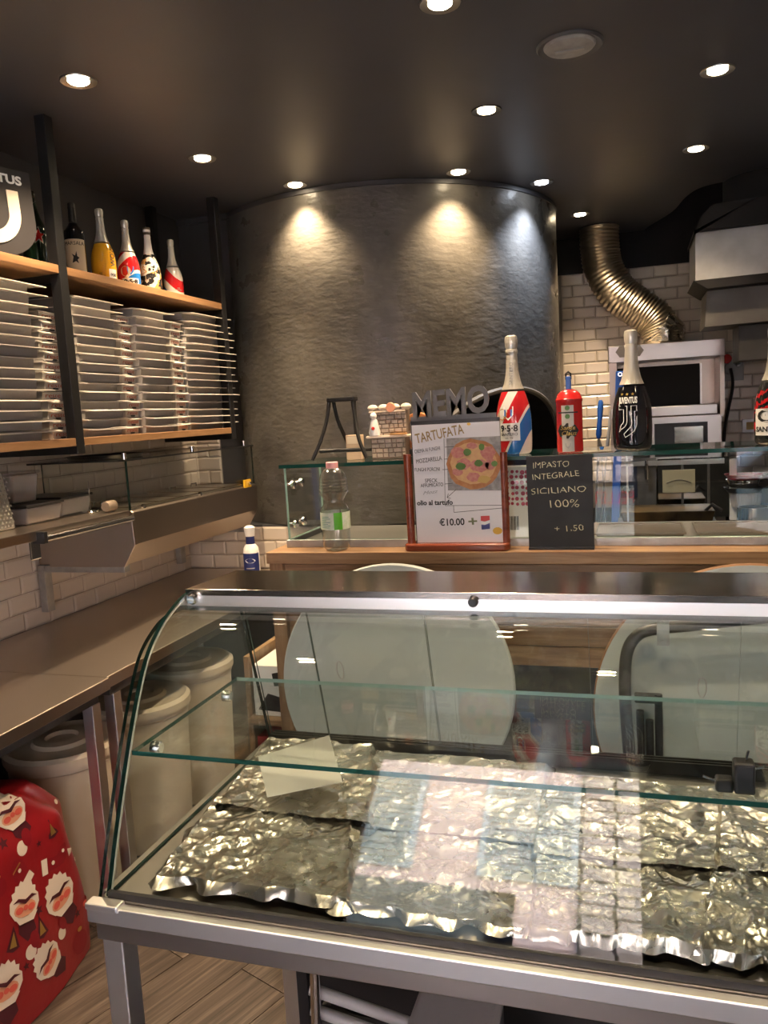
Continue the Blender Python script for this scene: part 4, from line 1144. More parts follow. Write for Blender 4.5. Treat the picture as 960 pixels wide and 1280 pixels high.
# black bottle with white stripe letter
p = at_y(791, 565, 2.60); hb = .362
bb = Vector((p.x, 2.60, SZ))
t = bottle('sparkling_bottle', 'big black sparkling bottle with a white outline letter and three gold stars', 'bottles on the glass shelf', bb, hb, M_bglass, foil=M_silver)
fn = on_bottle(bb, hb, SPARK, -PI/2 - .12)
lettering('JUVENTUS', .026, M_whiteink, t, lambda x, y, z: fn(x - .006, y + .150, z + .0006), width=.056, bold=.0008)
for k in range(3):
    poly([(.005 * (1 if i % 2 == 0 else .42) * math.sin(PI * i / 5) - .024 + k * .016, .169 + .005 * (1 if i % 2 == 0 else .42) * math.cos(PI * i / 5)) for i in range(10)], M_gold, t, fn, 'gold_star', h=.0008)
def outline(pts, w, name):
    n = len(pts); P = [Vector((x, y)) for x, y in pts]; m = MB(); A = []; B = []
    for i in range(n):
        d = (P[(i+1) % n] - P[i-1]).normalized(); nn = Vector((-d.y, d.x))
        A.append(m.v(fn(*(P[i] + nn * w / 2), .0008))); B.append(m.v(fn(*(P[i] - nn * w / 2), .0008)))
    for i in range(n):
        j = (i+1) % n; m.f([A[i], A[j], B[j], B[i]])
    m.build(name, M_whiteink, t, smooth=0)
def arcp(cx, cy, r, a0, a1, n=8): return [(cx + r * math.cos(math.radians(a0 + (a1 - a0) * i / n)), cy + r * math.sin(math.radians(a0 + (a1 - a0) * i / n))) for i in range(n + 1)]
outline([(-.034, .134), (-.008, .134), (-.008, .090)] + arcp(-.034, .090, .026, 0, -75) + [(-.034, .056)] + [(-.031, .066)] + arcp(-.034, .092, .016, -60, 0) + [(-.018, .124), (-.034, .124)], .0022, 'letter_outline')
outline([(.004, .134), (.020, .134), (.020, .084)] + arcp(-.022, .084, .042, 0, -62) + [(-.014, .040), (-.018, .050)] + arcp(-.022, .086, .028, -50, 0) + [(.004, .1)], .0022, 'letter_outline')
# dark bottle with red flecks at the end of the shelf
p = at_y(968, 561, 2.60); hb = .34; bb = Vector((p.x, 2.60, SZ))
t = bottle('sparkling_bottle', 'black sparkling bottle with red flecks and a white label, cut by the picture edge', 'bottles on the glass shelf', bb, hb, swoosh_mat('fleck_print', (.012, .012, .014), [(-.15, .008, (.02, .10, .40)), (.01, .022, RED), (.105, .118, RED), (.14, .149, RED), (.165, .173, RED), (.19, .20, RED)], k=.6, ns=60, wob=.05))
fn = on_bottle(bb, hb, SPARK, -PI/2 - .35)
patch(-.05, .05, .028, .105, M_white, t, fn, 'paper_label')
lettering('OI', .05, M_ink, t, lambda x, y, z: fn(x, y + .082, z + .0008), width=.075, bold=.001)
lettering('SANTERO', .02, M_ink, t, lambda x, y, z: fn(x, y + .045, z + .0008), width=.09, bold=.0006)

# ------------------------------------------------------------------ inside the guard
bx = thing('polka_carton', 'white carton with a red fleck pattern and a barcode behind the guard glass', 'box', (-.345, 2.60, BZ + .01))
x0 = at_y(632, 640, 2.57).x; x1 = at_y(664, 640, 2.57).x
MB().box((x0, 2.57, BZ + .011), (x1 + .06, 2.63, BZ + .245)).build('carton_body', M_white, bx, smooth=0, bevel=.002)
m = MB(); rs = random.Random(5)
bfn = flat((x0, 2.57, BZ + .011), (1, 0, 0), (0, 0, 1))
for i in range(9):
    for j in range(7):
        cx_, cy_ = .008 + i * .016 + rs.uniform(-.002, .002), .115 + j * .017 + rs.uniform(-.002, .002)
        m.f([m.v(bfn(a, b, .0004)) for a, b in circ(cx_, cy_, rs.uniform(.005, .008), 7)])
m.build('red_flecks', mat('fleck_red', (.45, .05, .10), .5), bx, smooth=0)
m = MB()
for i in range(9):
    m.f([m.v(bfn(a, b, .0004)) for a, b in ((.010 + i*.0035, .03), (.0115 + i*.0035 + (i % 3) * .0006, .03), (.0115 + i*.0035 + (i % 3) * .0006, .075), (.010 + i*.0035, .075))])
m.build('barcode', M_ink, bx, smooth=0)
MB().box((x0 - .028, 2.56, BZ + .011), (x0 - .004, 2.60, BZ + .25)).build('dark_frame', M_blackpl, thing('dark_picture_frame', 'narrow dark frame standing on edge beside the flecked carton', 'frame', (x0 - .016, 2.58, BZ + .01)), smooth=0)

# ================================================================== on the bar top in front of the glass
# water bottle
p = at_z(432, 682, BZ); wb_ = Vector((p.x, 2.449, BZ)); wbY = wb_.y
hh = (at_y(432, 577, wbY).z - BZ)
t = thing('water_bottle', 'clear plastic water bottle with a pink cap and green label, standing on the bar', 'bottle', wb_)
s = hh / .255
pr = [(.0005, .004), (.020, .004), (.030, .001), (.038, .010), (.041, .028), (.0415, .060), (.042, .062)]
lower = [(.041, .064), (.0415, .112), (.042, .116), (.039, .124), (.032, .134), (.0285, .141), (.0285, .146), (.032, .153), (.0395, .164)]
ribs = []
for k in range(5): ribs += [(.0425 - k * .0006, .170 + k * .009), (.0405 - k * .0006, .1745 + k * .009)]
top = [(.036, .220), (.026, .234), (.015, .240), (.0135, .244)]
MB().lathe([(r * s, h * s) for r, h in pr + lower + ribs + top], wb_, 36).build('bottle_body', M_pet, t)
MB().lathe([(.0155 * s, .238 * s), (.0175 * s, .239 * s), (.0175 * s, .254 * s), (.016 * s, .2555 * s), (.0005, .2555 * s)], wb_, 24).build('cap', mat('pink_cap', (.72, .36, .38), .4), t)
lfn = lambda x, y, z: wb_ + Vector(((.0425 * s + z) * math.cos(-PI/2 + x / (.0425 * s)), (.0425 * s + z) * math.sin(-PI/2 + x / (.0425 * s)), y))
patch(-.132 * s, .132 * s, .064 * s, .113 * s, mat('pale_green_label', (.50, .62, .45), .45, var=(.66, .70, .62), vscale=70), t, lfn, 'wrap_label', n=32)
patch(.012, .040, .064 * s, .113 * s, mat('bright_green_label', (.10, .42, .03), .45), t, lfn, 'green_panel', h=.0009)
for k in range(7):
    patch(-.034, -.034 + (.03, .034, .026, .034, .02, .034, .03)[k], .070 * s + k * .0058, .0715 * s + k * .0058, mat('label_teal', (.06, .25, .22), .5) if k == 0 else bpy.data.materials['label_teal'], t, lfn, 'print_line', h=.0009, n=6, k=1)
# menu stand
MY = 2.44
p0, p1 = at_z(503, 681, BZ), at_z(641, 681, BZ)
pL, pR = at_y(507, 675, MY).x, at_y(638, 675, MY).x
mh = thing('menu_stand', 'mahogany menu stand holding a white pizza poster, with cut-out letters on top', 'menu stand', ((pL + pR) / 2, MY, BZ))
base = [(pL + .02 + .02 * math.cos(a), MY + .035 * math.sin(a)) for a in [PI/2 + PI * k / 8 for k in range(9)]] + [(pR - .02 + .02 * math.cos(a), MY + .035 * math.sin(a)) for a in [-PI/2 + PI * k / 8 for k in range(9)]]
MB().prism(base, 'z', BZ + .0005, BZ + .024).build('base', M_maho, mh, smooth=30, bevel=.006, seg=3)
lean = .0
zt = at_y(507, 568, MY).z
xa, xb = at_y(517, 650, MY).x, at_y(627, 650, MY).x
for x, zz in ((xa - .010, zt), (xb + .012, zt - .005)):
    MB().tube([(x, MY, BZ + .022), (x, MY, zz)], .0125, 14).build('upright', M_maho, mh)
# poster board, dark back panel, letters
tl, tr_, br, bl = at_y(515, 531, MY - .008), at_y(626, 527, MY - .008), at_y(628, 668, MY - .008), at_y(521, 669, MY - .008)
W_, H_ = (tr_.x - tl.x + br.x - bl.x) / 2, ((tl.z - bl.z) + (tr_.z - br.z)) / 2
pc = (tl + tr_ + br + bl) / 4
pfn = flat((pc.x, MY - .009, pc.z), (1, 0, .0), (0, 0, 1))
MB().box((pc.x - W_/2 - .004, MY - .004, BZ + .02), (pc.x + W_/2, MY + .004, pc.z + H_/2 + .012)).build('back_panel', M_blackpl, mh, smooth=0)
MB().box((pc.x - W_/2, MY - .009, BZ + .025), (pc.x + W_/2, MY - .005, pc.z + H_/2)).build('poster', mat('poster_paper', (.78, .77, .80), .5), mh, smooth=0)
def pp(px, py):
    q = at_y(px, py, MY - .009); return (q.x - pc.x, q.z - pc.z)
def txt(s_, px, py, size, m_, width=None, rot=0, **kw):
    cx_, cy_ = pp(px, py); c_, n_ = math.cos(rot), math.sin(rot)
    return lettering(s_, size, m_, mh, lambda x, y, z: pfn(cx_ + x * c_ - y * n_, cy_ + x * n_ + y * c_, z), width=width, **kw)
u = (tr_.x - tl.x) / 111.0      # metres per photo pixel on the poster
M_brown = mat('gold_brown_ink', (.30, .20, .06), .5)
txt('TARTUFATA', 549, 543, 17 * u, M_brown, 62 * u, .16, bold=.0004)
txt('CREMA AI FUNGHI', 534, 562.5, 6.5 * u, M_ink, 33 * u, .10)
txt('MOZZARELLA', 536, 575, 7.5 * u, M_ink, 33 * u, .10)
txt('FUNGHI PORCINI', 534, 587, 6.5 * u, M_ink, 32 * u, .0)
txt('SPECK', 539, 601, 7 * u, M_ink, 16 * u)
txt('AFFUMICATO', 540, 606.5, 6.5 * u, M_ink, 29 * u, .03)
txt('Mozz', 537, 615.5, 6 * u, M_greyink, 20 * u, .12, shear=.5)
txt('olio al tartufo', 543.5, 628.5, 8.5 * u, M_ink, 46 * u, .0, bold=.0007)
txt('€10.00', 565, 653, 12 * u, M_ink, 32 * u, .02, bold=.0006)
txt('+', 591, 652.5, 17 * u, mat('olive_ink', (.16, .19, .10), .5), 11 * u, .05, bold=.0008)
def pq(pts, m_, name, h=.0004): return poly([pp(*q) for q in pts], m_, mh, pfn, name, h)
pq([(558, 548), (625, 545), (628, 613), (560, 613)], mat('grey_stone_print', (.22, .21, .21), .6, var=(.42, .41, .41), vscale=55, stretch=(1, 1, 4)), 'photo_panel')
def blob(cx_, cy_, rx, ry, m_, name, h, n=22, wob=.04, seed=0):
    rs_ = random.Random(seed)
    return pq([(cx_ + rx * math.cos(2*PI*i/n) * (1 + rs_.uniform(-wob, wob)), cy_ + ry * math.sin(2*PI*i/n) * (1 + rs_.uniform(-wob, wob))) for i in range(n)], m_, name, h)
blob(592.5, 580, 33.5, 31.5, mat('crust_print', (.52, .24, .09), .5, var=(.42, .16, .05), vscale=60), 'pizza_crust', .0006)
blob(592, 579, 28.5, 26, mat('cheese_print', (.66, .42, .18), .5, var=(.62, .34, .16), vscale=90), 'pizza_cheese', .0008)
M_ham = mat('ham_print', (.50, .16, .14), .5, var=(.58, .26, .20), vscale=120); M_basil = mat('basil_print', (.10, .20, .04), .5)
for k, (x, y, rx, ry) in enumerate([(573, 566, 9, 7), (590, 557, 7, 4), (610, 566, 9, 9), (600, 582, 12, 8), (580, 580, 9, 7), (592, 596, 9, 6), (613, 580, 7, 7), (572, 590, 7, 5)]):
    blob(x, y, rx, ry, M_ham, 'ham_slice', .0010, 14, .14, k)
for k, (x, y, rx, ry) in enumerate([(584, 565, 5, 4.5), (602, 558.5, 3.8, 4.4), (576, 583, 6, 5), (598, 579, 5.5, 4.5), (618, 579.5, 4, 3.6)]):
    blob(x, y, rx, ry, M_basil, 'basil_leaf', .0013, 10, .1, k + 20)
blob(605, 599, 9, 5, mat('slice_print', (.56, .36, .10), .5), 'torn_slice', .0012, 10, .2, 40)
def pline(a, b, w=.5, name='guide_line'):
    a_, b_ = Vector(pp(*a)), Vector(pp(*b)); d_ = (b_ - a_).normalized(); n_ = Vector((-d_.y, d_.x)) * (w * u / 2)
    return poly([tuple(a_ + n_), tuple(b_ + n_), tuple(b_ - n_), tuple(a_ - n_)], M_ink, mh, pfn, name, .0005)
for a_, b_ in (((555, 548), (556.5, 632)), ((555, 574), (561, 573.5)), ((556, 559), (584, 557)), ((553, 587), (570, 586.5)), ((556, 605), (566, 604)), ((556.5, 632), (628, 631.5)), ((567, 632), (567.5, 640.5)), ((567.5, 640.5), (628, 635)), ((570, 612), (559, 622)), ((559, 622), (560.5, 617)), ((559, 622), (563.5, 623))):
    pline(a_, b_, .6)
pq([(601, 645), (612, 644.5), (612.5, 661), (602, 662)], M_whiteink, 'drink_can_print', .0005)
pq([(601, 645), (612, 644.5), (612.2, 650), (606, 652), (601, 651)], mat('can_red_print', (.55, .05, .05), .4), 'can_red_band', .0008)
pq([(601.6, 655.5), (606, 656), (612.4, 653.5), (612.5, 661), (602, 662)], mat('can_blue_print', (.04, .05, .22), .4), 'can_blue_band', .0008)
blob(622, 663.5, 6, 4.5, mat('yellow_spot', (.70, .42, .05), .5), 'yellow_spot', .0004, 14, .02)
blob(586, 530, 2.4, 1.8, bpy.data.materials['yellow_spot'], 'yellow_spot', .0004, 10, .02)
# MEMO board: dark plate with tall cut letters
MB().box((pc.x - W_/2 - .004, MY - .002, pc.z + H_/2 + .008), (pc.x + W_/2 - .010, MY + .010, pc.z + H_/2 + .026)).build('letter_rail', mat('graphite_paint', (.13, .13, .135), .4), mh, smooth=0)
g_ = bpy.data.materials['graphite_paint']
mz = pc.z + H_/2 + .024
cu_c = at_y(563, 510, MY)
lettering('MEMO', .112, g_, mh, flat((cu_c.x, MY + .002, mz + .036), (1, 0, .045), (0, 0, 1)), 'cut_letter', bold=.0035, thick=.004, width=96 * u)
# chalkboard
kx0, kx1 = at_y(660, 640, MY).x, at_y(742, 640, MY).x
kzt = at_y(700, 569, MY).z
kb = thing('chalkboard', 'small black chalkboard with yellow handwriting standing on the bar', 'chalkboard', ((kx0 + kx1) / 2, MY, BZ))
MB().box((kx0, MY - .004, BZ + .0005), (kx1, MY + .004, kzt)).build('board', M_slate, kb, smooth=0, bevel=.001)
MB().box((kx0, MY - .012, BZ + .0004), (kx1, MY + .03, BZ + .008)).build('board_foot', M_blackpl, kb, smooth=0)
kfn0 = flat(((kx0 + kx1) / 2, MY - .0042, BZ), (1, 0, 0), (0, 0, 1))
def kp(px, py):
    q = at_y(px, py, MY - .004); return (q.x - (kx0 + kx1) / 2, q.z - BZ)
ku = (kx1 - kx0) / 82.0
def chalk(s_, px, py, size, w, rot):
    cx_, cy_ = kp(px, py); rs_ = random.Random(len(s_))
    lettering(s_, size * ku, M_chalk, kb, lambda x, y, z: kfn0(cx_ + x * math.cos(rot) - y * math.sin(rot) + .0009 * math.sin(y * 700 + x * 90), cy_ + x * math.sin(rot) + y * math.cos(rot) + .0012 * math.sin(x * 260), z), 'chalk_writing', width=w * ku, bold=-.0004)
chalk('IMPASTO', 688.5, 581, 11, 45, .02)
chalk('INTEGRALE', 694, 594.5, 10.5, 58, .07)
chalk('SICILIANO', 698, 613, 11, 68, .03)
chalk('100%', 704, 630, 14, 36, .02)
chalk('+ 1,50', 711, 660.5, 11, 36, .04)

# sanitiser bottle at the end of the worktop
p = at_y(316, 717, 3.5); sb_ = Vector((p.x, p.y, .85)); k_ = at_y(316, 657, p.y).z - .85
t = thing('sanitiser_bottle', 'white squeeze bottle with a dark blue label and cap collar on the worktop end', 'bottle', sb_)
MB().lathe([(.0005, .001), (.12 * k_, .001), (.13 * k_, .02 * k_), (.13 * k_, .55 * k_), (.118 * k_, .64 * k_), (.06 * k_, .72 * k_), (.0005, .725 * k_)], sb_, 28).build('bottle_body', M_white, t)
MB().lathe([(.07 * k_, .70 * k_), (.075 * k_, .71 * k_), (.07 * k_, .83 * k_), (.0005, .83 * k_)], sb_, 20).build('collar', mat('navy_plastic', (.02, .03, .14), .4), t)
MB().lathe([(.075 * k_, .828 * k_), (.08 * k_, .86 * k_), (.09 * k_, .97 * k_), (.05 * k_, k_), (.0005, k_)], sb_, 20).build('cap', M_white, t)
sfn2 = lambda x, y, z: sb_ + Vector(((.131 * k_ + z) * math.cos(-PI/2 + .25 + x / (.131 * k_)), (.131 * k_ + z) * math.sin(-PI/2 + .25 + x / (.131 * k_)), y))
patch(-.05, .05, .16 * k_, .56 * k_, bpy.data.materials['navy_plastic'], t, sfn2, 'navy_label')
poly([(x * .026, .44 * k_ + y * .011) for x, y in [(math.cos(2*PI*i/16), math.sin(2*PI*i/16)) for i in range(16)]], M_whiteink, t, sfn2, 'label_oval', h=.001)
for k in range(4):
    patch(-.022, .02, (.16 + .05 * k) * k_, (.175 + .05 * k) * k_, M_greyink, t, sfn2, 'label_line', h=.001, k=1)
# ================================================================== back kitchen
HY = 5.35            # front plane of the steel oven hood
x0, x1 = at_y(760, 440, HY).x, at_y(907, 435, HY).x
zt, zb = at_y(833, 428, HY).z, at_y(833, 449, HY).z
oz = at_y(833, 640, HY).z
eo = thing('steel_oven_unit', 'brushed steel oven unit with a hood rim, dark recess and mirror-fronted lower door', 'oven', ((x0 + x1) / 2, 5.6, 0))
MB().box((x0, HY, zb), (x1, 5.86, zt)).build('hood_rim', M_steel, eo, smooth=0, bevel=.004)
oct_ = [(x, z) for x, z in ((-.085, 0), (-.06, .035), (.06, .035), (.085, 0), (.06, -.035), (-.06, -.035))]
hc = at_y(787, 439, HY)
MB().prism([(hc.x + x, hc.z + z) for x, z in oct_], 'y', HY - .004, HY + .002).build('rim_badge', mat('dark_badge', (.12, .11, .11), .4), eo, smooth=0)
sw = .05
MB().box((x0 + .005, HY + .02, oz), (x0 + sw, 5.86, zb)).build('side_panel', M_bench, eo, smooth=0)
MB().box((x1 - .03, HY + .02, at_y(895, 520, HY).z), (x1 - .005, 5.86, zb)).build('side_panel', M_bench, eo, smooth=0)
rx0, rx1 = at_y(822, 480, HY + .25).x, at_y(874, 480, HY + .25).x
MB().box((x0 + sw, HY + .36, at_y(840, 512, HY).z), (x1 - .03, HY + .40, zb)).build('rear_panel', M_bench, eo, smooth=0)
MB().box((x0 + sw, HY + .22, at_y(840, 510, HY).z), (rx1, HY + .24, zb - .03)).build('dark_recess_glass', M_void, eo, smooth=0)
MB().box((rx1 + .002, HY + .20, at_y(840, 510, HY).z), (rx1 + .012, HY + .24, zb - .03)).build('recess_strip', M_steelv, eo, smooth=0)
sz1, sz0 = at_y(850, 507, HY).z, at_y(850, 519, HY).z
MB().box((x0 + .01, HY - .02, sz0), (x1 - .05, 5.80, sz1)).build('mid_shelf', M_steel, eo, smooth=0, bevel=.003)
# microwave standing in the unit
mwz0 = at_y(850, 575, HY).z
mx0, mx1 = at_y(812, 545, HY).x, at_y(903, 545, HY).x
MB().box((x0 + sw, HY + .0, mwz0 - .03), (x1 - .01, 5.80, mwz0)).build('lower_shelf', M_steel, eo, smooth=0)
mw = thing('microwave', 'steel microwave with a dark-framed window inside the oven unit', 'microwave', ((mx0 + mx1) / 2, 5.5, mwz0))
MB().box((mx0, HY + .03, mwz0 + .001), (mx1, 5.78, sz0 - .004)).build('housing', M_steel, mw, smooth=0, bevel=.004)
a, b = at_y(818, 530, HY + .02), at_y(885, 569, HY + .02)
MB().box((a.x, HY + .022, b.z), (b.x, HY + .032, a.z)).build('door_frame', M_blackpl, mw, smooth=0)
a, b = at_y(843, 534, HY + .02), at_y(879, 566, HY + .02)
MB().box((a.x, HY + .017, b.z), (b.x, HY + .0225, a.z)).build('door_window', mat('smoky_mirror', (.30, .28, .24), .12, .9), mw, smooth=0)
# lower: control panel, handle, mirror door with plaque
a, b = at_y(822, 574, HY), at_y(912, 646, HY)
md = MB().box((a.x, HY + .01, b.z), (b.x, HY + .03, a.z)).build('mirror_door', M_mirror, eo, smooth=0)
for px_ in (853, 886):
    q = at_y(px_, 600, HY).x
    MB().box((q - .007, HY + .004, b.z), (q + .007, HY + .011, a.z)).build('door_strip', M_galvd, md, smooth=0)
q0, q1 = at_y(828, 588, HY), at_y(869, 615, HY)
MB().box((q0.x, HY - .004, q1.z), (q1.x, HY + .006, q0.z)).build('brass_plaque', mat('dull_brass_card', (.33, .30, .20), .5), md, smooth=0)
c_ = pts = [(q0.x + (q1.x - q0.x) * (.12 + .76 * k / 8), q1.z + (q0.z - q1.z) * (.42 + .14 * math.sin(PI * k / 8))) for k in range(9)]
MB().tube([(x, HY - .005, z) for x, z in c_], .0025, 6).build('plaque_arc', M_ink, md)
a2, b2 = at_y(912, 574, HY), at_y(919, 650, HY)
MB().box((a2.x, HY, b2.z), (b2.x + .01, HY + .03, a2.z)).build('door_post', M_white, eo, smooth=0)
a3, b3 = at_y(772, 574, HY), at_y(821, 645, HY)
MB().box((a3.x, HY + .012, b3.z), (b3.x, HY + .03, a3.z)).build('control_panel', M_galvd, eo, smooth=0)
a4, b4 = at_y(773, 577, HY), at_y(797, 622, HY)
MB().box((a4.x, HY + .004, b4.z), (b4.x, HY + .0125, a4.z)).build('dark_plate', mat('navy_enamel', (.02, .028, .05), .3), eo, smooth=0)
k0 = at_y(783, 612, HY)
MB().lathe([(.0005, -.03), (.022, -.03), (.027, -.022), (.028, .004), (.0005, .004)], (k0.x, HY + .002, k0.z), 20, axis='y').build('knob', M_chrome, eo)
h0, h1 = at_y(808, 577, HY), at_y(808, 601, HY)
MB().tube([(h0.x, HY + .01, h0.z), (h0.x, HY - .03, h0.z - .015), (h0.x, HY - .03, h1.z + .015), (h0.x, HY + .01, h1.z)], .011, 10).build('door_handle', M_chrome, eo)
MB().box((x0 + sw, HY + .04, 0.0), (x1, 5.84, b3.z + .02)).build('lower_body', M_bench, eo, smooth=0)

# flexible aluminium duct
DY = 5.62
def dp(px, py): return at_y(px, py, DY)
top_ = dp(749, 300)
path = [Vector((top_.x, DY, ZC - .004)), dp(750, 312), dp(755, 338), dp(773, 366), dp(798, 385), dp(819, 401), dp(827, 418)]
pe = Vector(path[-1]); path += [Vector((pe.x + .012, DY, zt + .10)), Vector((pe.x + .012, DY, zt + .02))]
sp_pts = spline(path, 13)
du_ = thing('flexible_duct', 'ribbed silver flexible exhaust duct bending from the ceiling down to the oven hood', 'duct', (top_.x, DY, zt))
rad = [.120 + (.008 if i % 2 else 0) for i in range(len(sp_pts))]
MB().tube(sp_pts, rad, 32).build('ribbed_tube', M_duct, du_, smooth=24)
end = sp_pts[-1]
crumple = MB()
seg = 40; nr = 14
idx = [len(sp_pts) - 19 + int(k * 18 / (nr - 1)) for k in range(nr)]
prev = None
for kk, ii in enumerate(idx):
    ii = min(ii, len(sp_pts) - 1)
    c = sp_pts[ii]; t_ = (sp_pts[min(ii + 1, len(sp_pts) - 1)] - sp_pts[max(ii - 1, 0)]).normalized()
    uu_ = (Vector((0, 1, 0)) - t_ * t_.y).normalized(); ww_ = t_.cross(uu_)
    ring = []
    for i in range(seg):
        a = 2 * PI * i / seg
        d_ = uu_ * math.cos(a) + ww_ * math.sin(a)
        q = c + d_ * .130
        q += d_ * (.016 * noise.noise(q * 16) + .007 * noise.noise(q * 45))
        ring.append(crumple.v(q))
    if prev:
        for i in range(seg):
            j = (i + 1) % seg
            crumple.f([prev[i], prev[j], ring[j], ring[i]])
    prev = ring
crumple.build('taped_sleeve', M_foil, du_, smooth=25)
MB().lathe([(.105, 0), (.105, .09), (.0005, .09)], (end.x, DY, zt + .0005), 28).build('spigot', M_galv, du_)

# extractor hood at the side
EY = 4.60
M_soot = mat('soot_grey_sheet', (.075, .072, .07), .5, .4, var=(.055, .053, .05), vscale=9)
def ep(px, py): return at_y(px, py, EY)
a, b = ep(869, 291), ep(869, 353)
ex = thing('extractor_hood', 'sooty metal extractor hood with a pale front panel under a dark round duct', 'extractor hood', (.75, 4.9, 1.8))
X1 = 1.45
def yslab(pts, d0, d1, name, m_):
    m = MB(); m.prism([(p.x, p.z) for p in pts], 'y', EY + d0, EY + d1); return m.build(name, m_, ex, smooth=0, bevel=.003)
yslab([Vector((a.x, 0, a.z)), Vector((X1, 0, a.z + .01)), Vector((X1, 0, b.z + .02)), Vector((b.x, 0, b.z))], 0, .45, 'front_panel', M_panel)
c0, c1, c2 = ep(882, 360), ep(960, 350), ep(882, 408)
lip0, lip1 = ep(866, 353), ep(884, 361)
yslab([Vector((lip0.x, 0, lip0.z + .004)), Vector((X1, 0, lip0.z + .02)), Vector((X1, 0, lip0.z - .02)), Vector((lip1.x, 0, lip1.z - .005))], -.03, .48, 'drip_lip', M_backp)
yslab([Vector((lip1.x + .004, 0, lip1.z)), Vector((X1, 0, lip1.z)), Vector((X1, 0, c2.z + .02)), Vector((c2.x, 0, c2.z))], .06, .40, 'canopy', mat('dull_canopy_steel', (.17, .16, .145), .5, .6, var=(.13, .122, .112), vscale=7))
d0 = ep(927, 405); d1 = ep(927, 450)
yslab([Vector((d0.x, 0, c2.z)), Vector((X1, 0, c2.z)), Vector((X1, 0, d1.z + .01)), Vector((d1.x, 0, d1.z))], .12, .40, 'lower_panel', M_soot)
# dark duct elbow above, disappearing into the open ceiling
cz = a.z + .10
prof_ = [Vector((a.x - .01, EY + .20, a.z - .02)), Vector((a.x + .05, EY + .20, a.z + .09)), Vector((a.x + .20, EY + .20, a.z + .125)), Vector((X1, EY + .20, a.z + .13))]
m = MB(); s_ = spline(prof_, 8)
m.prism([(p.x, p.z) for p in s_] + [(X1, a.z + .0105), (a.x - .01, a.z + .0005)], 'y', EY - .06, EY + .46)
m.build('duct_cowl', M_backp, ex, smooth=30)
MB().lathe([(.22, a.z + .12), (.22, 3.28)], (a.x + .38, EY + .28, 0), 32).build('round_duct', M_void, ex)

# tools leaning on the back wall
def tool(name, label, cat, px_, py0, py1, py2, y, w, hm=M_blue, sm=M_steelv, px2=None):
    p0 = at_y(px_, py0, y); p1 = at_y(px_ + (0 if px2 is None else (px2 - px_) * .4), py1, y); p2 = at_y(px2 or px_, py2, y)
    t = thing(name, label, cat, (p2.x, y, p2.z))
    MB().tube([p1 + (p0 - p1) * k for k in (0, .1, .45, .8, .95, 1)], [w * .6, w, w * .8, w, w * .8, w * .5], 10).build('handle', hm, t)
    MB().tube([p2, p1], w * .32, 8).build('shaft', sm, t)
    return t
tool('pizza_turner', 'slim pizza turner with a short dark blue handle hanging against the tiles', 'pizza tool', 751, 500, 548, 662, 5.50, .019, px2=744)
tool('oven_poker', 'thin steel rod crossing behind the blue handle', 'poker', 748, 548, 560, 662, 5.56, .010, M_steelv, px2=757)
tool('oven_brush', 'thin steel rod with a grey handle leaning by the oven unit', 'oven tool', 764, 512, 560, 660, 5.53, .012, M_greypl, px2=751)
p0, p2 = at_y(775, 464, 5.30), at_y(769, 658, 5.30)
t = thing('pizza_peel', 'pizza peel with a long flat blue handle standing against the oven unit', 'pizza tool', (p2.x, 5.3, p2.z - .6))
MB().bar(p2, p0, .05, .02, up=(0, 1, 0)).bar(p2 - Vector((0, 0, .6)), p2, .05, .02, up=(0, 1, 0)).build('handle', M_blue, t, smooth=0, bevel=.006)
MB().lathe([(.009, -.004), (.013, -.004), (.013, .004), (.009, .004)], (p0.x, 5.285, p0.z - .02), 16, axis='y', closed=True).build('hanging_eye', M_chrome, t)

# worktop under all this and the cookware
MB_wt = thing('back_worktop', 'steel back worktop below the tiled rear wall', 'worktop', (.5, 5.4, 0))
wz = at_y(930, 657, 5.1).z
MB().box((b2.x + .03, 4.95, wz - .04), (1.55, 5.86, wz)).build('worktop_slab', M_steel, MB_wt, smooth=0)
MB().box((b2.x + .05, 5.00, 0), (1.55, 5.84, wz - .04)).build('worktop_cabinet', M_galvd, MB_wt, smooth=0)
PY = 5.15
def cook(name, label, px_, pyb, pyt, wpx, m_, prof, cat='pot', y=PY, lid=None):
    c = at_y(px_, pyb, y); h = at_y(px_, pyt, y).z - c.z; r = wpx * .5 * (y * .95) / 1005
    c.z = max(c.z, wz) if abs(c.z - wz) < .05 else c.z
    t = thing(name, label, cat, c)
    MB().lathe([(max(.0005, a_ * r), b_ * h) for a_, b_ in prof], c, 32).build('body', m_, t)
    return t, c, r, h
POT = [(0, 0), (.92, 0), (1, .06), (1, .94), (1.05, 1), (.96, 1), (.94, .1), (0, .08)]
t, c, r, h = cook('steel_pot', 'small steel pot on the back worktop under the stacked cookware', 942, 656, 634, 34, M_chrome, POT)
BOWL = [(0, 0), (.6, 0), (.85, .25), (1, 1), (.97, 1), (.8, .3), (0, .1)]
pl_ = thing('plate_rack', 'small rack shelf holding stacked cookware beside the oven', 'rack', (.66, 5.35, wz))
rz = at_y(935, 633, 5.35).z
MB().box((b2.x + .06, 5.22, rz - .012), (1.05, 5.5, rz)).build('rack_shelf', M_galvd, pl_, smooth=0)
for x in (b2.x + .07, 1.03):
    MB().box((x - .01, 5.24, wz), (x + .01, 5.48, rz - .012)).build('rack_leg', M_galvd, pl_, smooth=0)
t, c, r, h = cook('ribbed_bowl', 'white ribbed bowl on the rack beside the oven', 932, 633, 615, 36, M_cardp, [(0, 0), (.8, 0), (.9, .5), (1, 1), (.94, 1), (.85, .5), (0, .1)], 'bowl', 5.35)
m = MB()
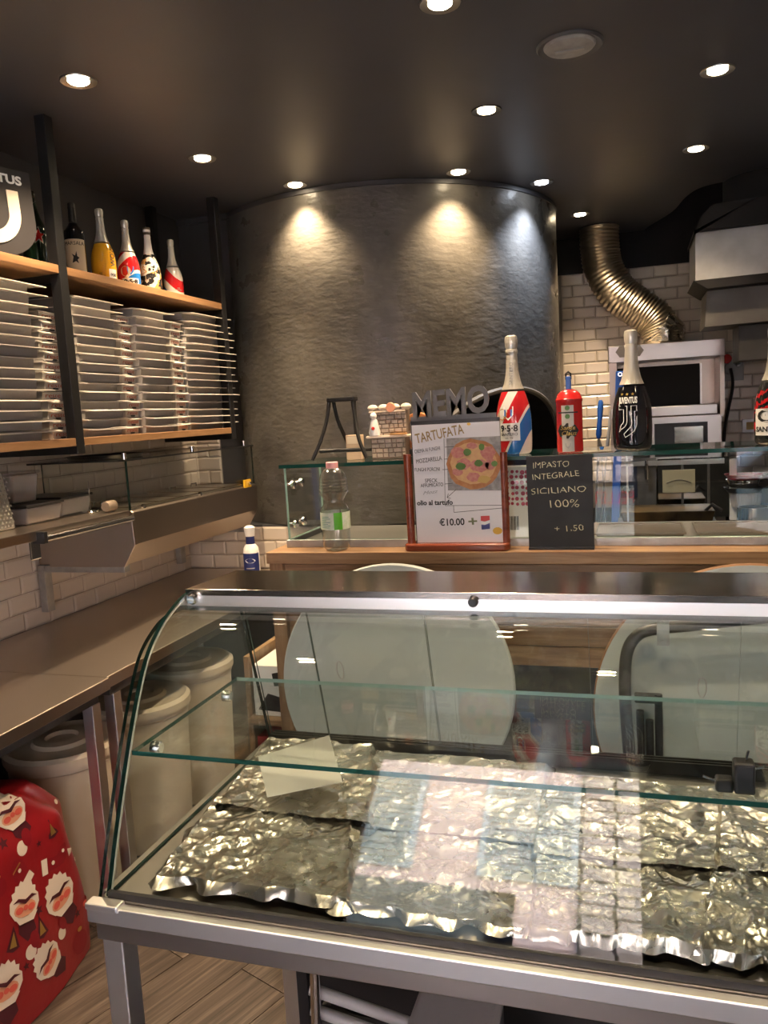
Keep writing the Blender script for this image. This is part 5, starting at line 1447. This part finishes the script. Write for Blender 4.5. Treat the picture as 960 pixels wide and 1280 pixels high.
for k in range(28):
    a = 2 * PI * k / 28
    m.tube([(c.x + r * .85 * math.cos(a), c.y + r * .85 * math.sin(a), c.z + .004), (c.x + r * .99 * math.cos(a), c.y + r * .99 * math.sin(a), c.z + h * .96)], .005, 5)
o = m.build('bowl_ribs', M_cardp, t); o['kind'] = 'stuff'
bz = c.z + h
for k, (lab, mm_, rr_, hh_) in enumerate((('dark frying pan on top of the white ribbed bowl', M_blackpl, .115, .03), ('steel pan stacked on the dark frying pan', M_chrome, .10, .045), ('red-rimmed pan at the top of the cookware stack', mat('red_enamel', (.35, .02, .03), .3), .11, .03))):
    t = thing('stacked_pan', lab, 'pan', (c.x - .01, c.y, bz))
    MB().lathe([(.0005, 0), (rr_ * .8, 0), (rr_, hh_), (rr_ * .96, hh_), (rr_ * .78, .004), (.0005, .004)], (c.x - .01, c.y, bz + .001), 30).build('body', mm_, t)
    MB().tube([(c.x - .01 + rr_ * .9, c.y - .02, bz + hh_ * .8), (c.x + rr_ + .11, c.y - .08, bz + hh_ + .02)], .008, 8).build('handle', M_blackpl, t)
    bz += hh_ + .003
# long dark baking pan with a brass-coloured side on a stand in front of the oven
a, b = at_y(776, 633, 5.0), at_y(892, 652, 5.0)
t = thing('long_baking_pan', 'long dark baking pan with a brassy side in front of the oven door', 'pan', ((a.x + b.x) / 2, 5.0, b.z))
MB().hexa([(a.x + .02, 4.90, b.z), (b.x - .02, 4.90, b.z), (b.x - .02, 5.20, b.z), (a.x + .02, 5.20, b.z)], [(a.x, 4.88, a.z - .02), (b.x, 4.88, a.z - .02), (b.x, 5.22, a.z - .02), (a.x, 5.22, a.z - .02)]).build('pan_body', mat('browned_pan', (.24, .16, .07), .35, .8, var=(.03, .025, .02), vscale=4), t, smooth=0, bevel=.004)
MB().tube([(b.x - .05, 4.9, a.z - .02), (b.x - .02, 4.85, a.z + .02), (b.x + .03, 4.85, a.z - .015)], .010, 8).build('pan_handle', M_blackpl, t)
ps = thing('pan_table', 'dark low stand carrying the long baking pan', 'stand', ((a.x + b.x) / 2, 5.05, 0))
MB().box((a.x - .02, 4.88, b.z - .03), (b.x + .02, 5.22, b.z - .0005)).build('stand_top', M_galvd, ps, smooth=0)
for x in (a.x + .02, b.x - .02):
    for y in (4.92, 5.18):
        MB().box((x - .015, y - .015, 0), (x + .015, y + .015, b.z - .03)).build('leg', M_galvd, ps, smooth=0)

# sockets, plug and cable on the tiles
q = at_y(912, 461, 5.875)
t = thing('wall_socket', 'grey wall socket with a black plug and hanging cable beside the oven hood', 'socket', (q.x, 5.89, q.z))
MB().box((q.x - .05, 5.858, q.z - .08), (q.x + .085, 5.892, q.z + .09)).build('socket_box', M_greypl, t, smooth=0, bevel=.004)
MB().lathe([(.0005, -.03), (.035, -.03), (.038, 0), (.0005, 0)], (q.x, 5.857, q.z + .0), 18, axis='y').build('plug', M_greypl, t)
MB().lathe([(.0005, -.025), (.03, -.025), (.032, 0), (.0005, 0)], (q.x - .02, 5.857, q.z + .065), 18, axis='y').build('red_plug_top', M_red, t)
MB().lathe([(.0005, -.02), (.018, -.02), (.024, 0), (.0005, 0)], (q.x + .05, 5.857, q.z + .03), 18, axis='y').build('switch_dial', M_chrome, t)
MB().tube(spline([(q.x, 5.82, q.z), (q.x + .01, 5.80, q.z - .12), (q.x - .03, 5.82, q.z - .35), (q.x - .05, 5.85, q.z - .6)], 8), .010, 8).build('cable', M_blackpl, t)
q = at_y(940, 532, 5.875)
t = thing('switch_box', 'small steel switch box with an amber window on the tiles', 'switch', (q.x, 5.89, q.z))
MB().box((q.x - .06, 5.87, q.z - .045), (q.x + .075, 5.892, q.z + .045)).build('switch_frame', M_galv, t, smooth=0, bevel=.003)
MB().box((q.x - .035, 5.866, q.z - .025), (q.x + .05, 5.871, q.z + .025)).build('amber_window', mat('amber_plastic', (.35, .22, .03), .25), t, smooth=0)
# ================================================================== glass display case
CX0, CX1 = -.87, .66
case = thing('display_case', 'glass display case with a curved front and brushed steel frame on square legs', 'display case', (-.1, 1.38, 0))
P2 = [(1.052, .874), (1.058, .885), (1.09, .969), (1.136, 1.077), (1.178, 1.163), (1.224, 1.237), (1.277, 1.282), (1.325, 1.306), (1.372, 1.3215)]
cve = [(p.x, p.y) for p in spline([(y, z, 0) for y, z in P2], 8)]
cv = [(y, z) if y < 1.22 else (y, z - .0285 * ((y - 1.22) / .152) ** 1.5) for y, z in cve]
cv = [(y + .012 * max(0, (y - 1.22) / .152), z) for y, z in cv]
def off(cv, d):
    out = []
    for i, (y, z) in enumerate(cv):
        a = Vector(cv[max(i-1, 0)]); b = Vector(cv[min(i+1, len(cv)-1)]); t = (b - a).normalized()
        out.append((y + t.y * d, z - t.x * d))
    return out
inn = off(cv, .010)
m = MB()
oa = [m.v((CX0, y, z)) for y, z in cv]; ob = [m.v((CX1, y, z)) for y, z in cv]
ia = [m.v((CX0, y, z)) for y, z in inn]; ib = [m.v((CX1, y, z)) for y, z in inn]
for i in range(len(cv) - 1):
    m.f([oa[i], ob[i], ob[i+1], oa[i+1]], 0); m.f([ia[i], ia[i+1], ib[i+1], ib[i]], 0)
    m.f([oa[i], oa[i+1], ia[i+1], ia[i]], 1); m.f([ob[i], ib[i], ib[i+1], ob[i+1]], 1)
for i in (0, len(cv) - 1):
    m.f([oa[i], ob[i], ib[i], ia[i]], 1)
m.build('curved_front_glass', [M_glassf, M_gedged], case, smooth=30)
ZT = 1.322
M_glint_bead = mat('pale_glint_bead', (.62, .64, .62), .25)
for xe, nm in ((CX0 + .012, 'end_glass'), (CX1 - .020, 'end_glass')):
    pr = [q for q in off(cve, .004)] + [(1.40, ZT - .002), (1.575, ZT - .002), (1.70, .876), (1.065, .876)]
    m = MB(); m.prism(pr, 'x', xe, xe + .008, cap=0, side=1)
    m.build(nm, [M_glass, M_gedged], case, smooth=0)
    MB().tube([(xe + .004, y, z) for y, z in off(cve, .0115)[2:-2]], .0024, 6).build('glint_bead', M_glint_bead, case)  # added pale bead, painting the bright reflected line along the glass edge
# steel top with front lip
MB().prism([(1.382, ZT + .004), (1.60, ZT - .002), (1.60, ZT - .010), (1.388, ZT - .004), (1.394, ZT - .030), (1.386, ZT - .030)], 'x', CX0 + .012, CX1 - .01).build('top_plate', M_toplid, case, smooth=0, bevel=.0012)
MB().box((CX0 + .013, 1.3835, ZT - .030), (CX1 - .011, 1.3868, ZT + .0005)).build('front_lip', M_satin, case, smooth=0)
MB().box((CX0 + .022, 1.40, ZT - .030), (CX1 - .022, 1.414, ZT - .006)).build('top_stiffener', M_steel, case, smooth=0)
q = at_y(592, 752, 1.384)
MB().lathe([(.0005, -.010), (.007, -.010), (.009, -.006), (.009, .003), (.0005, .003)], (q.x, 1.382, q.z), 16, axis='y').build('top_bolt', M_blackpl, case)
q = at_y(240, 748, 1.384)
MB().lathe([(.0005, -.012), (.008, -.012), (.011, -.006), (.011, .003), (.0005, .003)], (CX0 + .03, 1.382, q.z), 16, axis='y').build('corner_clip', M_chrome, case)
# base frame
FZ = .872
m = MB()
MB().box((CX0 - .008, 1.030, FZ - .030), (CX1, 1.048, FZ)).build('front_rail', M_satin, case, smooth=0, bevel=.002)
MB().box((CX0, 1.040, FZ - .066), (CX1, 1.072, FZ - .0315)).build('front_rail_lower', M_steel, case, smooth=0, bevel=.002)
MB().box((CX0 - .008, 1.026, FZ - .006), (CX0 + .055, 1.05, FZ + .006)).build('corner_cap', M_satin, case, smooth=0, bevel=.003)
MB().box((CX0 - .006, 1.073, FZ - .06), (CX0 + .028, 1.73, FZ)).build('side_rail', M_steel, case, smooth=0, bevel=.002)
MB().box((CX1 - .03, 1.073, FZ - .06), (CX1, 1.73, FZ)).build('side_rail', M_steel, case, smooth=0, bevel=.002)
MB().box((CX0 + .028, 1.70, FZ - .06), (CX1 - .03, 1.73, FZ)).build('rear_rail', M_steel, case, smooth=0)
MB().box((CX0 + .006, 1.05, FZ - .002), (CX1 - .006, 1.725, FZ + .002)).build('case_floor', M_steel, case, smooth=0)
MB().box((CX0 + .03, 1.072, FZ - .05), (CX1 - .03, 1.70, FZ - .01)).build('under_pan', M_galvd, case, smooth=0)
m = MB()
for y in (1.682, 1.694, 1.706):
    m.box((CX0 + .025, y, FZ + .002), (CX1 - .025, y + .004, FZ + .030))
m.build('door_track', M_blackpl, case, smooth=0)
MB().box((CX0 + .02, 1.052, FZ + .002), (CX1 - .02, 1.060, FZ + .014)).build('front_seal', M_blackpl, case, smooth=0)
for x in (CX0 + .005, CX1 - .045):
    for y in (1.045, 1.685):
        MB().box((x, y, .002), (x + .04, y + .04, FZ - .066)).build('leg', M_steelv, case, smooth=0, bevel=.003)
# rear sliding doors
e0, e1 = Vector((0, 1.583, ZT - .012)), Vector((0, 1.700, FZ + .004))
xs = [CX0 + .022, -.70, -.43, -.093, .19, CX1 - .03]
nn = Vector((0, (e0 - e1).z, -(e0 - e1).y)).normalized()
for k in range(5):
    o_ = nn * (.0065 if k % 2 else 0)
    lo = [Vector((xs[k], 0, 0)) + e1 + o_, Vector((xs[k+1] + .001, 0, 0)) + e1 + o_, Vector((xs[k+1] + .001, 0, 0)) + e0 + o_, Vector((xs[k], 0, 0)) + e0 + o_]
    m = MB(); a = [m.v(p) for p in lo]; b = [m.v(p + nn * .005) for p in lo]
    m.f(a[::-1], 0); m.f(b, 0)
    for i in range(4):
        j = (i+1) % 4; m.f([a[i], a[j], b[j], b[i]], 1)
    m.build('sliding_door', [M_glass, mat('door_edge_seal', (.02, .05, .045), .3) if k == 0 else bpy.data.materials['door_edge_seal']], case, smooth=0)
for px_, py_ in ((425, 838), (878, 860)):
    q = at_y(px_, py_, 1.63)
    # recessed finger pull: an oval ring on the glass
    f_ = (q.z - e1.z) / (e0.z - e1.z); yy = e1.y + (e0.y - e1.y) * f_ - .012
    MB().tube([(q.x + .008 * math.cos(2*PI*i/16), yy - (.020 * math.sin(2*PI*i/16)) * .26, q.z + .022 * math.sin(2*PI*i/16)) for i in range(16)], .0012, 6, closed=True).build('finger_pull', M_greypl, case)
# inner glass shelf with its studs
gs = slab((CX0 + .022, 1.150, 1.082), (CX1 - .022, 1.545, 1.090), 'glass_shelf', case, 'z', M_gedge)
gs.data.materials.append(M_gedgel2)
for p_ in gs.data.polygons:
    if p_.normal.y > .9: p_.material_index = 2
for y in (1.215, 1.485):
    for x, s in ((CX0 + .0205, 1), (CX1 - .0205, -1)):
        MB().lathe([(.0005, 0), (.012, 0), (.012, s * .014), (.009, s * .018), (.0005, s * .018)], (x, y, 1.069), 18, axis='x').build('shelf_stud', M_chrome, case)

# ------------------------------------------------------------------ foil covered trays
def foil(name_label, corners, z, seed, lift=.012, amp=.009, curl=0, res=(124, 100), hang=False):
    c = [at_z(px, py, z) for px, py in corners]
    for q in c[:2]: q.y = max(q.y, 1.084)
    for q in c[2:]: q.y = min(q.y, 1.664)
    t = thing('foil_sheet', name_label, 'foil', (sum(p.x for p in c) / 4, sum(p.y for p in c) / 4, FZ + .002), 'foil sheets over the case trays')
    rs_ = random.Random(seed)
    dirs = [(rs_.uniform(0, PI), f, a, rs_.uniform(0, 9)) for f, a in ((9, .5), (15, .35), (27, .2))]
    nx, ny = res
    def tri(v): v = v % 2; return v if v < 1 else 2 - v
    def cells(p, sc_, sd):
        w = Vector((p.x * sc_ + sd, p.y * sc_ * .8 + sd * 1.7, sd * 3.1))
        w += .35 * Vector((noise.noise(w * .9), noise.noise(w * .9 + Vector((4, 9, 2))), 0))
        d_, _p = noise.voronoi(w)
        return min(d_[1] - d_[0], .5)
    m = MB(); g = []
    for j in range(ny + 1):
        row = []
        v = j / ny
        for i in range(nx + 1):
            u_ = i / nx
            p = (c[0] * (1-u_) + c[1] * u_) * (1-v) + (c[3] * (1-u_) + c[2] * u_) * v
            wv = Vector((p.x * 6 + seed, p.y * 6, seed * .7))
            wx = .35 * noise.noise(wv)
            h = 0
            for a, f, am, ph in dirs:
                h += am * tri((p.x * math.cos(a) + p.y * math.sin(a)) * f + ph + wx * f * .15)
            h += .8 * (.5 - cells(p, 13, seed)) + .42 * (.5 - cells(p, 33, seed + 5)) + .20 * (.5 - cells(p, 78, seed + 9))
            ed = min(u_, 1 - u_, v, 1 - v)
            if hang: ed = min(u_, 1 - u_, 1 - v)
            dome = min(1, ed * 26)
            edge_w = max(0, 1 - ed * 16)
            zz = FZ + .005 + lift * (.25 + .75 * dome) + amp * h * (.5 + .5 * dome) + edge_w * curl * (.1 + 1.2 * max(0, noise.noise(Vector((u_ * 5, v * 5, seed)))))
            wob = edge_w * .022
            row.append(m.v((min(CX1 - .03, max(CX0 + .024, p.x)) + wob * .5 * noise.noise(Vector((u_ * 8, v * 8, seed + 3))), max(1.072, min(1.672, p.y + wob * noise.noise(Vector((u_ * 8, v * 8, seed + 8))))), zz)))
        g.append(row)
    for j in range(ny):
        for i in range(nx):
            m.f([g[j][i], g[j][i+1], g[j+1][i+1], g[j+1][i]])
    m.build('crumpled_foil', M_foil, t, smooth=20)
    return t
foil('crumpled foil sheet at the glass end of the case, curled at its front corner', [(172, 1108), (432, 1156), (446, 1010), (270, 990)], .90, 1, lift=.014, amp=.010, curl=.02)
foil('crumpled foil sheet behind the end sheet, with a white card on it', [(264, 1006), (470, 1032), (474, 926), (346, 906)], .905, 2, lift=.022, curl=.014, hang=True)
foil('flat foil sheet in the middle of the front row', [(396, 1150), (672, 1200), (676, 1052), (425, 1018)], .89, 3, lift=.008, amp=.008)
foil('flat smooth foil sheet in the middle of the back row', [(446, 1034), (676, 1060), (694, 956), (458, 928)], .89, 4, lift=.014, amp=.006, hang=True)
foil('raised foil sheet in the back row beside the black gadget', [(658, 1062), (902, 1084), (908, 980), (684, 958)], .91, 5, lift=.022, amp=.008, hang=True)
foil('golden-glinting foil sheet in the front row, second from the cut-off end', [(652, 1196), (890, 1236), (906, 1084), (664, 1052)], .895, 6, lift=.012, amp=.012)
foil('foil sheet in the front row at the cut-off end of the picture', [(868, 1234), (1090, 1274), (1100, 1112), (886, 1082)], .895, 7, lift=.016, amp=.012)
foil('foil sheet in the back row at the cut-off end, under the black gadget', [(892, 1086), (1090, 1112), (1080, 1004), (898, 980)], .90, 8, lift=.020, hang=True)
t = thing('white_card', 'white card lying on the crumpled foil near the glass end of the case', 'card', (-.68, 1.45, .92))
q = [at_z(px, py, .937) for px, py in ((334, 997), (428, 978), (412, 926), (323, 952))]
q[2].z += .012; q[3].z += .010
MB().hexa(q, [p + Vector((0, 0, .0012)) for p in q]).build('card_sheet', mat('greyish_card', (.43, .42, .405), .6), t, smooth=0)
# black gadget on the glass shelf
q = at_z(928, 990, 1.09)
t = thing('black_gadget', 'small black plastic gadget with two pins standing on the inner glass shelf', 'gadget', (q.x, q.y, 1.09))
MB().box((q.x - .012, q.y - .012, 1.0902), (q.x + .016, q.y + .016, 1.136)).box((q.x - .036, q.y - .010, 1.0902), (q.x - .012, q.y + .012, 1.110)).build('gadget_body', M_blackpl, t, smooth=0, bevel=.004)
MB().tube([(q.x - .034, q.y, 1.103), (q.x - .052, q.y, 1.110)], .002, 6).tube([(q.x + .004, q.y, 1.134), (q.x + .008, q.y, 1.152)], .002, 6).tube([(q.x + .014, q.y, 1.125), (q.x + .028, q.y, 1.13)], .002, 6).build('metal_pin', M_chrome, t)

# ------------------------------------------------------------------ tilted round tables behind the case
def round_table(label, cxp, r, y, tilt, under, name='folding_table'):
    """table top flipped upright on its pedestal; tilt leans the upper edge to the bar"""
    cx_, cz_ = cxp
    t = thing(name, label, 'table', (cx_, y, 0), 'round tilt-top tables behind the case')
    R_ = Matrix.Translation((cx_, y, cz_)) @ Matrix.Rotation(-tilt, 4, 'X')
    m = MB(R_)
    m.lathe([(.0005, -.011), (r - .004, -.011), (r, -.007), (r, .007), (r - .004, .011), (.0005, .011)], (0, 0, 0), 72, [0, 1, 1, 1, 0], axis='y')
    m.build('table_top', [M_whitel, under], t, smooth=30)
    return t, R_
M_brownedge = mat('brown_edge_band', (.22, .11, .05), .5)
M_iron = mat('grey_iron_tube', (.055, .055, .06), .4, .6, bump=.1, bscale=60)
pa, pb = at_y(356, 850, 2.12), at_y(644, 850, 2.12)
r1 = (pb.x - pa.x) / 2; top1 = at_y(500, 703, 2.16).z
t, R_ = round_table('round white tilt-top table with its smooth face to the glass case', ((pa.x + pb.x) / 2, top1 - r1), r1, 2.12, math.radians(6), M_whitel)
cx_, cz_ = (pa.x + pb.x) / 2, top1 - r1
MB().tube([(cx_, 2.16, cz_), (cx_, 2.22, cz_ - .12), (cx_, 2.22, .03)], .028, 14).build('column', M_iron, t)
MB().lathe([(.0005, 0), (.21, 0), (.215, .008), (.05, .03), (.0005, .03)], (cx_, 2.16, .0005), 36).build('foot_plate', M_iron, t)
MB().box((cx_ - .05, 2.132, cz_ - .06), (cx_ + .05, 2.17, cz_ + .06)).build('tilt_hinge', M_blackpl, t, smooth=0)
pa = at_y(741, 862, 2.16); topz = at_y(940, 703, 2.20).z
r2 = .395; cx2 = pa.x + r2; cz2 = topz - r2
t, R_ = round_table('round tilt-top table with brown edge showing its underside tube frame', (cx2, cz2), r2, 2.16, math.radians(5), M_brownedge)
YT = 2.12
def q2(px, py): return at_y(px, py, YT - .012)
pts = spline([q2(1010, 772), q2(955, 772), q2(870, 781), q2(815, 787), q2(795, 796), q2(784, 815), q2(781, 850), q2(783, 900), q2(788, 960)], 6)
pts.append(Vector((pts[-1].x, pts[-1].y, .02)))
MB().tube(pts, .0155, 14).build('bent_tube', M_iron, t)
a = q2(828, 788)
MB().box((a.x - .014, YT - .03, a.z - .035), (a.x + .016, YT + .012, a.z + .036)).lathe([(.0005, -.036), (.006, -.036), (.006, -.03)], (a.x, YT, a.z + .026), 10, axis='y').lathe([(.0005, -.036), (.006, -.036), (.006, -.03)], (a.x, YT, a.z - .026), 10, axis='y').build('tube_clamp', M_galv, t, smooth=0)
for px_, py0 in ((800, 888), (812, 900), (823, 868)):
    a = q2(px_, py0); MB().tube([a, (a.x, a.y - .004, .03)], .010, 10).build('pedestal_rod', M_iron, t)
a, b = q2(793, 868), q2(826, 876)
MB().box((a.x, YT - .04, b.z), (b.x, YT + .01, a.z)).build('pivot_block', M_blackpl, t, smooth=0, bevel=.004)
a = q2(806, 945)
MB().box((a.x - .10, YT - .16, .0005), (a.x + .10, YT + .10, .03)).build('foot_plate', M_iron, t, smooth=0, bevel=.006)
q = [(-.09, r2 - .045), (-.05, r2 - .03), (-.02, r2 - .038), (.03, r2 - .026), (.12, r2 - .04), (.16, r2 - .07), (.1, r2 - .10), (-.06, r2 - .09)]
m = MB(R_); m.hexa([(x, -.0135, z) for x, z in q], [(x, -.0112, z) for x, z in q]); m.build('torn_white_lining', M_white, t, smooth=0)

# ------------------------------------------------------------------ things under the case
q = at_z(395, 1275, .25)
ch = thing('tube_trolley', 'low grey steel tube frame standing under the glass case', 'frame', (-.35, 1.45, 0))
def uz(px, py, y): return at_y(px, py, y)
a0, a1 = uz(398, 1190, 1.36), uz(386, 1282, 1.36)
MB().tube([(a0.x, 1.36, .78), (a1.x, 1.36, .02)], .011, 12).build('upright_tube', M_chrome, ch)
MB().tube([(a0.x + .62, 1.36, .78), (a0.x + .62, 1.36, .02)], .011, 12).build('upright_tube', M_chrome, ch)
b0_, b1_ = uz(388, 1236, 1.38), uz(520, 1282, 1.38)
d_ = (b1_ - b0_)
MB().tube([b0_, b0_ + d_ * .6, b0_ + d_ * 1.9], .012, 12).tube([b0_ - Vector((0, 0, .045)), b0_ - Vector((0, 0, .045)) + d_ * 1.9], .012, 12).build('cross_tube', M_greypl, ch)
MB().box((a1.x - .02, 1.34, 0), (a0.x + .66, 1.385, .02)).build('floor_bar', M_greypl, ch, smooth=0)
gb = thing('black_crate', 'black slatted crate in the dark space under the glass case', 'crate', (-.2, 1.6, 0))
m = MB()
for k in range(6):
    m.box((-.74, 1.52, .02 + k * .085), (.5, 1.535, .08 + k * .085))
    m.box((-.74, 1.535, .02 + k * .085), (-.725, 1.66, .08 + k * .085))
m.build('crate_slats', M_blackpl, gb, smooth=0)
MB().box((-.72, 1.54, .0), (.5, 1.66, .012)).box((-.72, 1.645, .012), (.5, 1.66, .55)).box((-.74, 1.51, 0), (-.715, 1.535, .55)).box((-.02, 1.51, 0), (.0, 1.535, .55)).build('crate_frame', M_blackpl, gb, smooth=0)
lt = thing('grey_tray', 'light grey rounded plastic tray lying low under the glass case', 'tray', (-.2, 1.15, .33))
a = uz(505, 1274, 1.15)
MB().box((a.x + .004, 1.12, a.z - .03), (a.x + .15, 1.30, a.z)).build('tray_body', mat('pale_grey_plastic', (.42, .40, .40), .45), lt, smooth=0, bevel=.018, seg=4)
MB().box((a.x + .01, 1.13, 0), (a.x + .14, 1.29, a.z - .032)).build('tray_box', M_blackpl, lt, smooth=0)
# ================================================================== the street outside the shop front
struct(MB().box((-9, -14, -.16), (9, YF - .2, -.13)).build('street', mat('grey_paving', (.46, .45, .43), .7, var=(.40, .39, .375), vscale=1.5), smooth=0))
fac = thing('opposite_building', 'pink rendered building with brick pilaster and shuttered windows across the street', 'building', (0, -7.2, -.13))
M_pink = mat('pink_render', (.70, .50, .45), .8, var=(.66, .46, .41), vscale=1.2)
M_brickp = mat('pale_brick', (.46, .36, .31), .8, var=(.38, .29, .25), vscale=4)
M_shut = mat('grey_shutter', (.24, .27, .26), .6)
MB().box((-7, -8.2, -.13), (7, -7.2, 9.5)).build('wall', M_pink, fac, smooth=0)
MB().box((-.64, -7.2, .5), (.46, -7.12, 9.4)).build('mortar_bed', mat('dark_mortar', (.10, .085, .08), .9), fac, smooth=0)
bm_ = MB().box((0, 0, 0), (.325, .10, .215)); bme = bm_.build('brick', M_brickp, fac, smooth=0)
bme.location = Vector((-.62, -7.14, .52)) - fac.location
for v in bme.data.vertices: v.co += fac.location
nb = 0
for r in range(34):
    for k in range(3):
        x = -.61 + k * .365
        if r % 2 and k == 2: w_ = 1
        if r == 0 and k == 0: continue
        o = bpy.data.objects.new('brick', bme.data); COL.objects.link(o); o.parent = fac
        o.location = Vector((x + (.0 if r % 2 == 0 else .02), -7.14 + .012 * ((r * 3 + k) % 2), .52 + r * .26)) - fac.location
bme.location = Vector((-.61, -7.14, .52)) - fac.location
MB().box((-.72, -7.2, -.13), (.52, -7.06, .5)).build('plinth', M_galv, fac, smooth=0)
lettering('NO PELLET', .26, mat('red_wall_paint', (.45, .03, .03), .7), fac, flat((-.10, -7.059, .25), (-1, 0, 0), (0, 0, 1)), 'lettering', width=.95)
for x in (-3.6, -1.75, 1.3, 3.0, 4.8):
    for z in (2.7, 5.9):
        f_ = MB().box((x, -7.2, z), (x + 1.1, -7.12, z + 2.0)).build('window_frame', M_whitel, fac, smooth=0)
        m = MB()
        for k in range(16): m.box((x + .08, -7.13, z + .08 + k * .115), (x + 1.02, -7.09, z + .16 + k * .115))
        m.build('shutter', M_shut, f_, smooth=0)
MB().box((1.2, -7.2, -.13), (2.5, -7.13, 2.3)).build('doorway', M_shut, fac, smooth=0)
MB().box((-3.9, -7.2, -.13), (-1.3, -7.14, 2.35)).build('shop_window', M_bglass, fac, smooth=0)
# parked pale car
car = thing('parked_car', 'pale blue-white car parked in front of the shop across the pavement', 'car', (2.2, -3.1, -.13))
M_carp = mat('pale_car_paint', (.66, .72, .75), .2, coat=.6)
pr = [(-1.9, .30), (1.95, .30), (2.0, .62), (1.75, .86), (.95, .95), (.35, 1.42), (-1.15, 1.45), (-1.75, .98), (-1.98, .88)]
MB().prism([(2.25 + x, -.13 + z) for x, z in pr], 'y', -3.9, -2.3).build('car_body', M_carp, car, smooth=0, bevel=.06, seg=3)
MB().prism([(2.25 + x, -.13 + z) for x, z in [(.80, .97), (.32, 1.36), (-.32, 1.38), (-.32, .97)]], 'y', -3.905, -2.295).prism([(2.25 + x, -.13 + z) for x, z in [(-.42, .97), (-.42, 1.38), (-1.1, 1.38), (-1.55, 1.0)]], 'y', -3.905, -2.295).build('car_window', M_bglass, car, smooth=0)
for x in (-1.2, 1.25):
    for y in (-3.9, -2.3):
        w_ = MB().lathe([(.0005, -.1), (.26, -.1), (.31, -.07), (.31, .07), (.26, .1), (.0005, .1)], (2.25 + x, y, .18), 28, axis='y').build('wheel', M_blackpl, car)
        MB().lathe([(.0005, -.115), (.18, -.115), (.2, -.09), (.2, .09), (.18, .115), (.0005, .115)], (2.25 + x, y, .18), 20, axis='y').build('hub_cap', M_galv, w_)
for o in list(COL.objects):
    if o.type == 'EMPTY' and o.get('category') is None and o.get('kind') is None:
        pass
